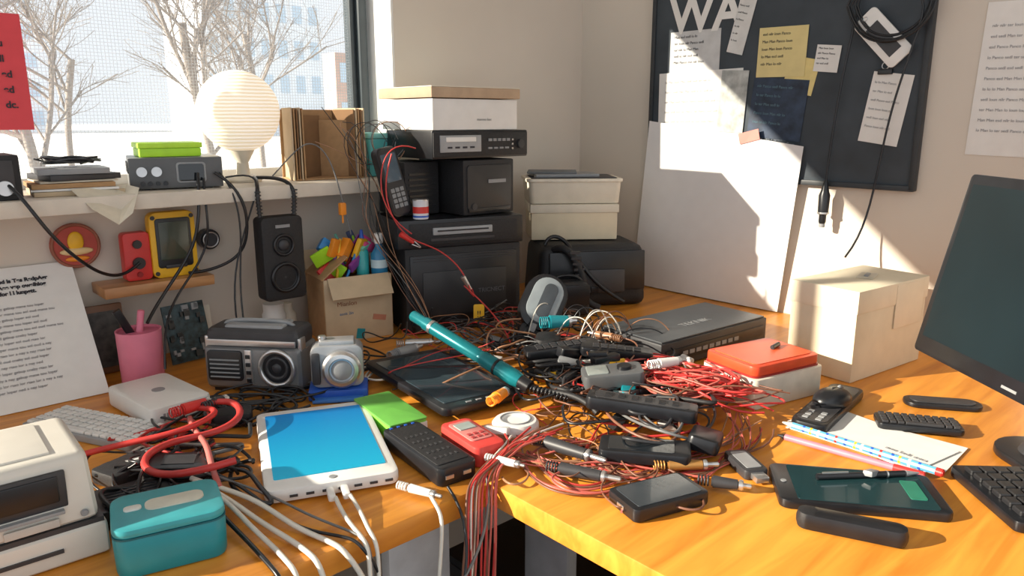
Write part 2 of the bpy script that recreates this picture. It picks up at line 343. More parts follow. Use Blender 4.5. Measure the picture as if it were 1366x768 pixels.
for i,x in enumerate((-.076,-.070,-.064,-.058,-.052,.052,.058,.064,.070,.076)): g.box("divider",(.003,.092,.152-.003*(i%3)),(x,-.002,.077),(CARDL,CARD,CARDD)[i%3],bev=.0008,rot=(0,0,(-8 if i<5 else 8)))
g.box("inner_fold",(.065,.003,.135),(-.02,.005,.070),CARDD,bev=.0008,rot=(0,0,35))
g.box("inner_fold",(.065,.003,.125),(.03,.0,.065),CARD,bev=.0008,rot=(0,0,-38))
g=G("teal_storage_tub",(-.490,.215,SZ),rz=0); TT=M("teal_clear",(.10,.42,.42),.25,var=.05)
g.rb("tub",.075,.10,.085,.012,(0,0,.043),TT,bev=.003,taper=1.05); g.rb("lid",.084,.11,.012,.014,(0,0,.092),M("teal_lid",(.22,.55,.52),.3),bev=.003); g.box("label",(.04,.001,.03),(0,-.053,.045),PAPER,bev=0)

# ---------------------------------------------------------------- black stack
def on(fl,rz,w,d):
    a=rad(rz); return (fl[0]+w/2*math.cos(a)-d/2*math.sin(a), fl[1]+w/2*math.sin(a)+d/2*math.cos(a))
RECESS=M("recess_grey",(.024,.024,.026),.4)
cx,cy=on((-.548,.006),-18,.276,.19)
g=G("equipment_cabinet",(cx,cy,.75),rz=-18)
g.box("case",(.276,.19,.194),(0,0,.097),BLACKM,bev=.004); g.box("door",(.255,.004,.165),(0,-.096,.095),BLACK,bev=.003); g.box("recess",(.20,.003,.10),(0,-.099,.09),RECESS,bev=.006)
g.text("label","TRICNECT",.014,(.03,-.1015,.085),M("label_dim",(.12,.12,.13),.5),rot=(90,0,0)); g.boxes("slats",[((0,-.0985,.165+.006*i),(.24,.002,.002)) for i in range(3)],DGREY)
cx,cy=on((-.566,.004),-18,.296,.185)
g=G("disc_drive_unit",(cx,cy,.945),rz=-18)
g.box("case",(.296,.185,.062),(0,0,.031),BLACK,bev=.003); g.box("front_recess",(.255,.003,.046),(.005,-.093,.031),BLACKM,bev=.002); g.box("tray",(.14,.006,.016),(.0,-.0955,.036),M("tray_silver",(.35,.36,.37),.35),bev=.002); g.box("slot",(.12,.002,.003),(0,-.0990,.037),BLACK,bev=0); g.box("strip",(.15,.003,.006),(0,-.0955,.018),DGREY,bev=0)
g=G("desktop_speaker_box",(-.336,.055,1.008),rz=-3)
g.box("case",(.144,.18,.122),(0,0,.062),BLACKM,bev=.004); g.rb("grille",.125,.10,.004,.008,(0,-.091,.062),RECESS,rot=(90,0,0)); g.box("badge",(.05,.002,.008),(.02,-.094,.075),GREY,bev=0); g.box("lower_lip",(.12,.003,.01),(0,-.093,.012),BLACK); g.cyl("dial",.008,.004,(-.045,-.094,.02),DGREY,rot=(90,0,0))
g=G("black_power_supply",(-.462,.11,1.008),rz=-3); g.box("case",(.09,.12,.118),(0,0,.06),BLACKM,bev=.004); g.boxes("vents",[((0,-.061,.02+i*.012),(.07,.002,.005)) for i in range(7)],BLACK)
g=G("video_recorder",(-.352,.065,1.1345),rz=-3)
g.box("case",(.266,.19,.060),(0,0,.031),BLACK,bev=.003); g.box("front_panel",(.262,.004,.052),(0,-.096,.031),BLACKM,bev=.002); g.box("silver_panel",(.11,.003,.036),(-.060,-.0985,.033),M("vcr_silver",(.36,.37,.38),.35),bev=.001); g.box("tape_slot",(.08,.003,.010),(-.060,-.100,.042),WHITE,bev=.001); g.boxes("print",[((-.09+i*.02,-.1002,.025),(.012,.001,.004)) for i in range(4)],INK)
g.boxes("buttons",[((.020+i*.013,-.0995,.040),(.009,.003,.006)) for i in range(5)]+[((.020+i*.016,-.0995,.022),(.011,.003,.004)) for i in range(4)],GREY); g.cyl("knob",.010,.008,(.108,-.101,.03),DGREY,rot=(90,0,0)); g.boxes("leds",[((.085,-.0995,.02+i*.01),(.004,.002,.004)) for i in range(3)],SILVER)
g=G("shoe_box",(-.363,.078,1.1965),rz=-2)
g.box("base",(.236,.205,.066),(0,0,.033),WHITE,bev=.002); g.box("lid",(.246,.215,.022),(0,0,.079),M("lid_tan",(.50,.36,.24),.7),bev=.002); g.box("lid_top",(.244,.213,.002),(0,0,.0912),CREAM,bev=.0005)
g.text("print","mannoo lnec",.008,(.0,-.1035,.02),GREY,rot=(90,0,0))
g=G("old_mobile_phone",(-.556,.035,1.088),rot=(-12,-8,10))
g.rb("body",.058,.150,.020,.014,(0,0,0),BLACK,rot=(90,0,0),bev=.004); g.rb("screen",.042,.06,.002,.003,(0,-.0105,.03),M("blue_lcd",(.10,.14,.18),.15),rot=(90,0,0)); g.rb("rim",.050,.14,.001,.012,(0,-.0100,0),DGREY,rot=(90,0,0),bev=0)
k=g.keys("keypad",3,4,.04,.045,0,GREY,h=.002); k.rotation_euler=(rad(90),0,0); k.location=(0,-.011,-.035)
g=G("small_tin_can",(-.507,.0,1.0085)); g.cyl("can",.017,.042,(0,0,.021),M("can_white",(.7,.7,.75),.35)); g.cyl("band",.0173,.016,(0,0,.020),RED); g.cyl("rim",.0178,.003,(0,0,.041),SILVER); g.cyl("blue_band",.0173,.006,(0,0,.006),BLUE)

# ---------------------------------------------------------------- corner boxes
g=G("plastic_tray_box",(.020,.050,1.006),rz=-38)
g.rb("tub",.235,.15,.058,.015,(0,0,.029),CREAM,bev=.004,taper=1.04); g.rb("rim",.252,.165,.008,.018,(0,0,.060),M("tray_rim",(.78,.72,.60),.4),bev=.002); g.rb("inner",.225,.14,.003,.01,(0,0,.0645),DGREY)
g.box("papers",(.17,.10,.008),(-.02,0,.070),GREY,rot=(0,0,6)); g.box("folder",(.13,.09,.006),(-.05,.005,.077),M("folder_grey",(.16,.17,.18),.6),rot=(0,0,-8))
g=G("storage_carton",(.015,.045,.912),rz=-38); g.box("carton",(.225,.15,.072),(0,0,.037),CREAMBOX,bev=.003); g.box("lid",(.232,.157,.022),(0,0,.082),CREAM,bev=.003)
g=G("black_equipment_bag",(.0,-.02,.75),rz=-32)
g.box("body",(.29,.19,.160),(0,0,.080),BLACKM,bev=.028,seg=4,taper=.93); g.box("flap",(.25,.01,.10),(.01,-.094,.095),BLACK,bev=.008,rot=(-4,0,0)); g.box("pocket",(.12,.012,.06),(.02,-.101,.07),DGREY,bev=.006,rot=(-4,0,0)); g.box("buckle",(.02,.006,.014),(.0,-.108,.05),BLACK)
g.tube("strap",[(-.10,-.08,.15),(-.08,-.115,.17),(-.05,-.125,.12),(-.03,-.13,.07),(-.045,-.14,.03),(-.0,-.15,.012)],.010,BLACKM)
g.tube("strap_two",[(-.12,-.06,.16),(-.11,-.06,.185),(-.07,-.05,.18),(-.05,-.09,.14),(-.02,-.12,.09),(.02,-.125,.05),(.07,-.13,.02)],.005,BLACK)
g.boxes("strap_ribs",[((-.060+i*.004,-.130,.15-.014*i),(.026,.008,.006)) for i in range(8)],DGREY)
g=G("black_shoulder_case",(-.155,-.105,.7505),rz=-30); g.box("body",(.11,.06,.085),(0,0,.043),BLACKM,bev=.016,seg=4,taper=.92); g.box("flap",(.10,.008,.05),(0,-.030,.055),BLACK,bev=.004); g.tube("handle",[(-.04,0,.08),(-.03,0,.105),(.03,0,.105),(.04,0,.08)],.004,BLACK)

# ---------------------------------------------------------------- open cardboard box
g=G("open_cardboard_box",(-.628,.110,.75),rz=-10)
T=.003; W,D,Hh=.152,.115,.140
g.box("front",(W,T,Hh),(0,-D/2,Hh/2),CARDL,bev=.0008); g.box("back",(W,T,Hh),(0,D/2,Hh/2),CARD,bev=.0008); g.box("side_a",(T,D,Hh),(-W/2,0,Hh/2),CARD,bev=.0008); g.box("side_b",(T,D,Hh),(W/2,0,Hh/2),CARD,bev=.0008); g.box("bottom",(W,D,T),(0,0,.002),CARD,bev=.0008)
g.box("flap_left",(.075,D,T),(-W/2+.026,0,Hh+.022),CARD,bev=.0008,rot=(0,-38,0)); g.box("flap_back",(W,.05,T),(0,D/2+.01,Hh+.022),CARDL,bev=.0008,rot=(65,0,0)); g.box("flap_front",(W*.9,.05,T),(.0,-D/2-.016,Hh-.018),CARDL,bev=.0008,rot=(-125,0,0))
g.text("print","Mianlon",.014,(-.05,-D/2-.002,.080),M("print_brown",(.30,.12,.06),.8),rot=(90,0,0)); g.text("print2","aonk 2in",.009,(-.045,-D/2-.002,.060),M("print_blue",(.1,.2,.35),.8),rot=(90,0,0)); g.box("red_stamp",(.030,.001,.012),(.045,-D/2-.002,.045),M("stamp_red",(.5,.20,.12),.8),bev=0,rot=(0,12,0)); g.box("blue_stamp",(.018,.001,.022),(.0,-D/2-.002,.014),TEAL,bev=0,rot=(0,10,0))
g=G("craft_supplies",(-.635,.118,.895))
cols=[M("c_pink",(.75,.1,.3),.5),YEL,LIME,M("c_blue",(.03,.25,.6),.4),M("c_purple",(.3,.06,.35),.5),ORANGE,RED,M("c_mint",(.2,.6,.45),.5),M("c_navy",(.03,.05,.15),.5)]
for i in range(26):
    x=R.uniform(-.065,.05); y=R.uniform(-.035,.04)
    g.box("scrap",(R.uniform(.015,.045),R.uniform(.004,.02),R.uniform(.02,.05)),(x,y,R.uniform(.0,.06)),cols[i%9],bev=.003,rot=(R.uniform(-30,30),R.uniform(-50,50),R.uniform(-40,40)))
for i in range(5):
    g.cyl("pen",.0032,.09,(R.uniform(-.05,.05),R.uniform(-.03,.03),R.uniform(.02,.05)),cols[(i*4+3)%9],rot=(R.uniform(-30,30),R.uniform(-30,30),0))
g=G("blue_spray_bottle",(-.574,.068,.885)); g.lathe("bottle",[(0,0),(.017,0),(.018,.005),(.018,.045),(.010,.058),(.008,.062),(.008,.07),(0,.07)],(0,0,0),M("bottle_blue",(.03,.22,.42),.25)); g.cyl("cap",.010,.022,(0,0,.080),WHITE); g.cyl("label",.0183,.02,(0,0,.025),M("lbl",(.6,.75,.8),.5))
g=G("teal_spray_bottle",(-.60,.095,.885)); g.lathe("bottle",[(0,0),(.014,0),(.014,.05),(.008,.06),(.008,.07),(0,.07)],(0,0,0),M("bottle_teal",(.05,.45,.45),.25)); g.cyl("cap",.007,.03,(0,0,.084),BLUE,r2=.003)

# ---------------------------------------------------------------- radio, camera
g=G("portable_radio",(-.920,-.080,.7505),rz=-50)
g.e.scale=(1.08,1.08,1.10)
g.box("body",(.166,.075,.072),(0,0,.040),M("radio_silver",(.22,.225,.23),.35,metal=.4),bev=.012,seg=3); g.box("shoulder",(.158,.068,.034),(0,.0,.087),DGREY,bev=.013,seg=3); g.box("lid",(.10,.05,.016),(0,0,.100),GREY,bev=.006,seg=3)
g.tube("handle",[(-.062,0,.095),(-.060,0,.106),(-.045,-.004,.112),(.045,-.004,.112),(.060,0,.106),(.062,0,.095)],.0035,GREY)
x,r=.043,.028
g.torus("speaker_ring",r,.004,(x,-.039,.043),SILVER,rot=(90,0,0)); g.torus("speaker_mid",r*.6,.003,(x,-.038,.043),DGREY,rot=(90,0,0)); g.cyl("cone",r*.92,.003,(x,-.0375,.043),BLACK,rot=(90,0,0)); g.sph("dome",.008,(x,-.038,.043),DGREY,scale=(1,.5,1))
g.rb("left_panel",.060,.050,.006,.006,(-.045,-.037,.044),BLACK,rot=(90,0,0)); g.boxes("grille",[((-.045,-.041,.026+i*.007),(.05,.002,.002)) for i in range(5)],GREY)
g.box("mid_column",(.012,.006,.058),(-.004,-.038,.043),SILVER,bev=.002); g.boxes("buttons",[((-.004,-.042,.022+i*.013),(.007,.003,.006)) for i in range(4)],BLACK)
g.box("top_strip",(.15,.004,.01),(0,-.036,.082),SILVER,bev=.001); g.boxes("feet",[((x,y,.002),(.02,.02,.006)) for x in (-.06,.06) for y in (-.022,.022)],BLACK)
for x in (-.079,.079): g.box("side_clip",(.006,.02,.03),(x,-.02,.075),SILVER,bev=.002)
g=G("compact_camera",(-.843,-.212,.7505),rz=-32)
g.box("blue_base",(.100,.062,.018),(0,0,.009),BLUE,bev=.004); g.box("blue_foot",(.085,.02,.006),(0,-.036,.004),M("blue2",(.05,.2,.6),.4),bev=.002)
SV=M("camera_silver",(.42,.43,.44),.35,metal=.4)
g.rb("body",.088,.074,.042,.014,(0,0,.057),SV,rot=(90,0,0),bev=.004); g.box("top_plate",(.06,.034,.010),(.0,0,.096),SV,bev=.003); g.cyl("shutter",.007,.006,(-.024,0,.104),SILVER)
g.lathe("lens_barrel",[(0,-.0),(.032,0),(.033,.004),(.033,.012),(.029,.015),(.028,.019),(.022,.020),(.020,.016),(0,.015)],(.008,-.021,.055),SILVER,rot=(90,0,0)); g.sph("lens_cap",.018,(.008,-.036,.055),GREY,scale=(1,.35,1)); g.box("grip",(.014,.012,.055),(-.035,-.023,.055),DGREY,bev=.004)

# ---------------------------------------------------------------- left desk devices
g=G("label_printer",(-1.372,-.402,.7505),rz=-2)
PW=M("printer_beige",(.68,.655,.59),.45,var=.04)
g.box("base",(.19,.145,.038),(.0,0,.020),PW,bev=.006,seg=3); g.box("base_groove",(.184,.139,.006),(0,0,.041),DGREY,bev=0); g.box("body",(.182,.140,.078),(-.002,0,.083),PW,bev=.010,seg=3,taper=.95); g.box("front_recess",(.150,.006,.042),(-.014,-.0680,.088),DGREY,bev=.004,rot=(3,0,0)); g.box("recess_panel",(.135,.004,.030),(-.014,-.0705,.090),BLACK,bev=.003,rot=(3,0,0)); g.box("tray_lip",(.14,.010,.004),(-.014,-.071,.064),GREY,bev=.001)
g.box("button_panel",(.05,.003,.009),(.025,-.0725,.053),M("btn_cream",(.5,.48,.44),.5),bev=.001); g.box("top_hatch",(.125,.100,.004),(-.01,0,.1225),PW,bev=.001); g.box("front_slot",(.12,.004,.004),(-.01,-.073,.02),DGREY,bev=0)
g.cyl("power_button",.004,.003,(.074,-.0715,.055),GREY,rot=(90,0,0))
g=G("teal_speaker_box",(-1.229,-.518,.7505),rz=-14)
g.rb("body",.110,.086,.046,.016,(0,0,.023),TEAL,bev=.006,taper=1.02); g.rb("lid",.112,.088,.010,.017,(0,0,.0515),M("teal_lid_light",(.04,.34,.38),.35),bev=.004); g.rb("top_recess",.060,.026,.003,.010,(.008,.004,.0565),M("cream_recess",(.62,.60,.50),.5)); g.rb("button",.018,.012,.003,.005,(-.034,.004,.057),M("btn_w",(.7,.7,.65),.5)); g.rb("seam",.1125,.0885,.002,.017,(0,0,.0460),M("teal_dark",(.0,.10,.13),.5),bev=0)
g=G("wireless_router",(-1.098,-.074,.7505),rz=7)
g.rb("body",.10,.165,.032,.012,(0,0,.018),WHITE,bev=.005); g.boxes("vents",[((-.03+i*.006,-.0828,.017),(.003,.002,.012)) for i in range(6)],GREY); g.cyl("led",.0015,.002,(.03,-.083,.02),BLUE,rot=(90,0,0)); g.rb("top_logo",.02,.02,.001,.009,(0,0,.0343),GREY,bev=0); g.boxes("feet",[((x,y,.001),(.012,.012,.003)) for x in (-.035,.035) for y in (-.06,.06)],BLACK)
g=G("white_keyboard",(-1.200,-.100,.7505),rz=-64)
g.rb("tray",.225,.080,.010,.006,(0,0,.005),GREY,bev=.002); g.keys("keys",14,5,.215,.072,.0120,M("key_white",(.75,.75,.73),.45),h=.005,gap=.18)
g=G("white_tablet",(-.983,-.408,.7515),rz=-22)
g.rb("body",.170,.272,.018,.014,(0,0,.011),WHITE,bev=.005)
scr=bpy.data.materials.new("tablet_screen_blue"); scr.use_nodes=True; nt=scr.node_tree; b=nt.nodes["Principled BSDF"]
tc=nt.nodes.new("ShaderNodeTexCoord"); sp_=nt.nodes.new("ShaderNodeSeparateXYZ"); nt.links.new(tc.outputs["Object"],sp_.inputs[0]); mr=nt.nodes.new("ShaderNodeMapRange"); mr.inputs[1].default_value=-.11; mr.inputs[2].default_value=.11; nt.links.new(sp_.outputs["Y"],mr.inputs[0])
rp=nt.nodes.new("ShaderNodeValToRGB"); rp.color_ramp.elements[0].color=(.005,.27,.42,1); rp.color_ramp.elements[1].color=(.0,.12,.33,1); nt.links.new(mr.outputs[0],rp.inputs["Fac"]); nt.links.new(rp.outputs["Color"],b.inputs["Base Color"]); nt.links.new(rp.outputs["Color"],b.inputs["Emission Color"]); b.inputs["Emission Strength"].default_value=.5; b.inputs["Roughness"].default_value=.45; b.inputs["Specular IOR Level"].default_value=.25
g.rb("screen",.144,.222,.0012,.003,(0,.004,.0204),scr,bev=0); g.cyl("home_button",.005,.001,(0,-.122,.0204),GREY); g.boxes("ports",[((-.05+i*.02,-.1365,.010),(.010,.002,.003)) for i in range(7)],DGREY)
for x in (-.006,.012): g.rb("plug",.009,.026,.008,.003,(x,-.149,.010),WHITE)
g=G("green_notebook",(-.848,-.378,.7505),rz=-8); g.rb("cover",.062,.135,.022,.004,(0,0,.011),GREEN,bev=.002); g.box("pages",(.0605,.130,.014),(.001,-.003,.011),PAPER,bev=0); g.rb("top_cover",.064,.137,.003,.004,(0,0,.0235),M("green_top",(.14,.45,.07),.5))
g=G("battery_pack",(-.885,-.530,.7505),rz=-6)
g.rb("body",.060,.165,.026,.010,(0,0,.013),BLACK,bev=.004); g.rb("inset",.050,.140,.0015,.005,(0,.0,.0265),BLACKM); g.boxes("dots",[((-.016+.008*i,-.05+j*.02,.0275),(.003,.006,.001)) for i in range(5) for j in range(5)],DGREY); g.boxes("leds",[((-.018+i*.012,.074,.0268),(.004,.004,.001)) for i in range(4)],BLUE); g.boxes("ports",[((-.015,-.083,.013),(.012,.002,.005)),((.012,-.083,.013),(.012,.002,.005))],SILVER)
g=G("red_card_reader",(-.820,-.549,.7505),rz=-8)
g.rb("body",.050,.105,.030,.010,(0,0,.015),M("reader_red",(.70,.06,.05),.4),bev=.004); g.rb("face_plate",.036,.070,.002,.006,(0,.005,.0305),M("face_pink",(.62,.22,.20),.4)); g.box("display",(.026,.022,.002),(0,.020,.0318),M("lcd_grey",(.35,.40,.38),.3),bev=0); g.boxes("buttons",[((-.01+i*.01,-.010-.011*j,.0318),(.006,.006,.002)) for i in range(3) for j in range(2)],M("btn_red",(.45,.06,.06),.4))
g=G("white_puck_charger",(-.727,-.541,.7505)); g.lathe("disc",[(0,0),(.033,0),(.036,.004),(.036,.016),(.032,.021),(.020,.022),(.018,.0195),(0,.0195)],(0,0,0),WHITE); g.torus("ring",.023,.0015,(0,0,.022),GREY); g.cyl("cable_boot",.004,.02,(-.03,-.022,.008),WHITE,rot=(90,0,-50))
g=G("black_tablet",(-.695,-.312,.7685),rot=(1.5,2,-5))
g.rb("body",.164,.282,.014,.014,(0,0,0),BLACK,bev=.004); g.rb("screen",.138,.236,.0012,.004,(0,0,.0076),M("slate_screen",(.045,.07,.085),.15,var=.2,coat=.5),bev=0); g.boxes("front_buttons",[((-.03+i*.02,-.130,.0075),(.010,.004,.001)) for i in range(4)],GREY)
g.box("rear_hinge",(.12,.02,.010),(0,.12,-.011),DGREY); g.box("front_foot",(.12,.02,.006),(0,-.12,-.009),DGREY)
a=Vector((-.700,-.235,.872)); bb=Vector((-.650,-.470,.795)); dr=(bb-a); L=dr.length
e=dr.to_track_quat('Z','Y').to_euler()
g=G("teal_flashlight",tuple(a),rot=tuple(math.degrees(v) for v in e))
g.lathe("barrel",[(0,0),(.008,0),(.010,.003),(.010,.03),(.012,.034),(.012,L*.62),(.0113,L*.64),(.0113,L*.66),(.0135,L*.68),(.0145,L*.95),(.012,L),(0,L)],(0,0,0),M("teal_metal",(.01,.20,.23),.25,metal=.3)); g.cyl("ring",.0128,.008,(0,0,.05),SILVER); g.cyl("ring_low",.0150,.006,(0,0,L*.8),BLACK); g.cyl("tail_cap",.0115,.022,(0,0,L+.01),BLACK); g.tube("lanyard",[(0,0,L+.01),(.0,0,L+.035),(.005,.02,L+.07),(.0,.035,L+.12),(-.01,.03,L+.15)],.005,BLACKM)
for i in range(10): g.torus("cord_rib",.0062,.0014,(.0,.002*i,L+.025+i*.007),BLACK)
# oval handheld scanner: flat oval body, pale oval window with dark centre strip, handle below
g=G("oval_handheld_scanner",(-.375,-.245,.842),rot=(-30,26,-44))
g.rb("shell",.092,.128,.030,.045,(0,0,0),BLACK,rot=(90,0,0),bev=.010)
g.rb("window",.066,.102,.004,.032,(0,-.0155,.003),M("pale_glass",(.30,.34,.36),.3),rot=(90,0,0),bev=.0015)
g.rb("centre_strip",.030,.078,.003,.014,(.004,-.0180,.003),M("strip_dark",(.06,.07,.08),.25),rot=(90,0,0),bev=.001)
g.rb("handle",.042,.060,.026,.014,(-.004,.004,-.082),BLACKM,rot=(90,0,0),bev=.006); g.boxes("speaker_slits",[((-.012+i*.007,-.010,-.075),(.003,.004,.012)) for i in range(4)],DGREY); g.box("trigger",(.012,.01,.02),(0,-.012,-.062),GREY,bev=.003)

# ---------------------------------------------------------------- right desk
g=G("network_storage_box",(-.165,-.458,.7505),rz=-5)
g.box("case",(.335,.165,.052),(0,0,.029),DGREY,bev=.004); g.box("top_plate",(.325,.157,.003),(0,0,.0565),M("top_slate",(.055,.062,.070),.4),bev=.001); g.text("logo","TEKNIK",.026,(-.04,-.03,.0585),GREY); g.box("front_strip",(.31,.003,.024),(0,-.083,.028),BLACK,bev=.001); g.boxes("slots",[((-.10+i*.02,-.0847,.028),(.014,.002,.008)) for i in range(9)],GREY); g.boxes("feet",[((x,y,.001),(.02,.02,.003)) for x in (-.14,.14) for y in (-.06,.06)],BLACK); g.boxes("side_ports",[((-.168,-.04+i*.03,.028),(.003,.018,.014)) for i in range(3)],GREY)
g=G("red_lid_tin",(-.286,-.703,.7505),rz=-13)
g.rb("base",.170,.124,.052,.012,(0,0,.026),M("tin_cream",(.72,.68,.58),.4),bev=.003); g.rb("lid",.160,.118,.018,.014,(.002,.004,.063),M("tin_red",(.72,.075,.025),.35),bev=.004); g.rb("lid_groove",.162,.120,.003,.013,(.002,.004,.0535),M("tin_red_dark",(.3,.02,.02),.4),bev=0); g.rb("lid_inset",.14,.10,.0015,.01,(.002,.004,.0725),M("tin_red2",(.82,.12,.04),.35),bev=0); g.cyl("clip",.004,.03,(.035,.005,.077),BLACK,rot=(0,90,20))
g=G("cream_carton",(-.002,-.742,.7505),rz=-7)
LIDM=M("carton_lid",(.76,.68,.52),.65,var=.04)
g.box("body",(.245,.134,.130),(0,0,.065),CREAMBOX,bev=.002); g.box("lid",(.249,.138,.042),(0,0,.150),LIDM,bev=.002); g.box("lid_shadow_gap",(.240,.130,.004),(0,0,.129),CARD,bev=0); g.box("front_flap",(.10,.002,.085),(.055,-.069,.125),LIDM,bev=.001); g.box("paper_slip",(.06,.03,.001),(.02,0,.1722),PAPER2,bev=0,rot=(0,0,20)); g.box("clip",(.03,.008,.004),(.02,0,.174),GREY,rot=(0,0,20))
mdir=Vector((-.64,-.77,0)).normalized()
far=Vector((-.132,-.892,.84)); mw=.46; mh=.30
mc=far+mdir*mw/2
rz=math.degrees(math.atan2(mdir.y,mdir.x))
g=G("computer_monitor",(mc.x,mc.y,.7505),rz=rz)
g2=G("screen_head",(0,0,.09),rot=(-12,0,0)); g2.e.parent=g.e
g2.rb("bezel",mw,mh,.022,.008,(0,.011,mh/2),BLACK,rot=(90,0,0),bev=.003); g2.box("panel",(mw-.03,.002,mh-.045),(0,-.0008,mh/2+.006),M("monitor_panel",(.008,.016,.020),.30,var=.3,scale=4),bev=0); g2.box("rear_housing",(mw*.7,.03,mh*.7),(0,.035,mh/2),BLACKM,bev=.012); g2.box("badge",(.03,.001,.004),(0,-.001,.011),GREY,bev=0)
g.cyl("neck",.02,.16,(0.02,.055,.09),BLACK,rot=(4,0,0)); g.box("bracket",(.08,.03,.08),(0.02,.045,.17),BLACK,bev=.004)
g.rb("base",.15,.115,.012,.055,(.03,.055,.006),BLACK,bev=.004); g.cyl("base_collar",.035,.02,(.02,.055,.02),DGREY,r2=.025)
g=G("flat_docking_pad",(-.125,-.945,.7505),rz=-55); g.rb("pad",.12,.045,.008,.02,(0,0,.004),BLACK,bev=.003); g.rb("top",.10,.03,.002,.014,(0,0,.009),DGREY)
g=G("black_keyboard",(-.310,-1.228,.7505),rz=-45)
g.rb("tray",.38,.150,.014,.008,(0,0,.008),BLACK,bev=.003); g.keys("keys",20,6,.36,.125,.0175,M("key_black",(.02,.02,.022),.4),h=.007,gap=.16)
g=G("large_smartphone",(-.541,-.980,.7505),rz=-53)
g.rb("body",.200,.106,.012,.012,(0,0,.006),BLACK,bev=.003); g.rb("screen",.164,.094,.001,.004,(.004,0,.0123),M("phone_screen",(.015,.045,.05),.12,coat=.4),bev=0); g.rb("green_panel",.020,.050,.0012,.003,(.068,.0,.013),M("phone_green",(.03,.20,.13),.3,emit=.1),bev=0); g.cyl("button",.004,.001,(-.088,0,.0125),GREY)
g=G("stylus_pen",(-.515,-.975,.7675),rz=-38); g.cyl("barrel",.0042,.12,(0,0,0),BLACK,rot=(0,90,0)); g.cyl("tip",.0042,.02,(.07,0,0),GREY,rot=(0,90,0),r2=.001); g.cyl("ring",.0046,.004,(.035,0,0),SILVER,rot=(0,90,0)); g.box("clip",(.035,.002,.002),(-.035,0,.005),SILVER,bev=0)
g=G("black_marker",(-.640,-1.018,.7620),rz=-67); g.rb("body",.118,.028,.022,.013,(0,0,0),BLACK,bev=.008); g.rb("cap_end",.03,.0275,.0225,.013,(-.045,0,0),BLACKM,bev=.008)
g=G("usb_adapter",(-.585,-.856,.7505),rz=58); g.rb("body",.066,.034,.014,.006,(.012,0,.007),DGREY,bev=.003); g.rb("top",.05,.022,.001,.003,(.012,0,.0142),GREY,bev=0); g.box("plug",(.018,.018,.008),(-.028,0,.007),SILVER,bev=.001)
g=G("black_pocket_phone",(-.743,-.822,.7505),rz=-17); g.rb("body",.112,.064,.018,.008,(0,0,.009),BLACK,bev=.004); g.rb("screen",.095,.052,.001,.004,(0,0,.0184),M("pocket_screen",(.05,.06,.07),.15,coat=.4),bev=0); g.box("port",(.002,.014,.005),(-.056,0,.009),SILVER,bev=0)
g=G("loose_papers",(-.345,-.925,.7505),rz=-6)
for i in range(4): g.box("sheet",(.115,.205,.0008),(R.uniform(-.01,.012),R.uniform(-.012,.012),.0006+i*.0011),PAPER,bev=0,rot=(0,0,R.uniform(-9,9)))
g.text("writing","ane ladi asta\nmelde mon\nrepod ans lo\nemid",.012,(-.03,-.03,.0052),M("ink_soft",(.28,.28,.30),.8),rot=(0,0,-90),space=1.4)
g=G("patterned_pencil",(-.413,-.930,.7605),rz=-91); g.cyl("barrel",.0052,.205,(0,0,0),M("pencil_blue",(.12,.40,.62),.4),rot=(0,90,0),n=8,bev=0)
for i in range(14): g.cyl("dot_band",.0054,.0035,(-.085+i*.013+R.uniform(-.002,.002),0,0),[BLUE,YEL,WHITE,BLUE,RED][i%5],rot=(0,90,0),n=8,bev=0)
g.cyl("tip",.0048,.018,(-.111,0,0),CREAM,rot=(0,-90,0),r2=.001); g.cyl("eraser",.0055,.01,(.107,0,0),RED,rot=(0,90,0))
g=G("pink_pen",(-.440,-.925,.7555),rz=-84); g.cyl("barrel",.0048,.18,(0,0,0),M("pen_pink",(.70,.22,.28),.4),rot=(0,90,0)); g.cyl("cap",.0052,.04,(.08,0,0),RED,rot=(0,90,0)); g.cyl("tip",.004,.012,(-.096,0,0),BLACK,rot=(0,-90,0),r2=.001)
g=G("mini_keypad",(-.262,-.955,.7550),rz=-58); g.rb("tray",.12,.05,.010,.008,(0,0,.005),BLACK,bev=.003); g.keys("keys",10,4,.11,.042,.0115,DGREY,h=.004)
g=G("cordless_phone",(-.292,-.829,.7505),rz=8); g.rb("body",.215,.056,.016,.016,(0,0,.008),BLACK,bev=.005); g.rb("face",.19,.046,.001,.012,(0,0,.0162),DGREY,bev=0); g.boxes("face_buttons",[((-.085+i*.014,-.01+j*.02,.017),(.009,.009,.002)) for i in range(3) for j in range(2)],GREY,bev=.0005)
g=G("computer_mouse",(-.290,-.832,.7675),rz=-10); g.sph("shell",.03,(0,0,.006),BLACK,scale=(1.25,.85,.62)); g.cyl("wheel",.006,.005,(.018,0,.02),GREY,rot=(90,0,0)); g.box("seam",(.03,.001,.002),(.012,0,.0230),DGREY,bev=0,rot=(0,10,0))

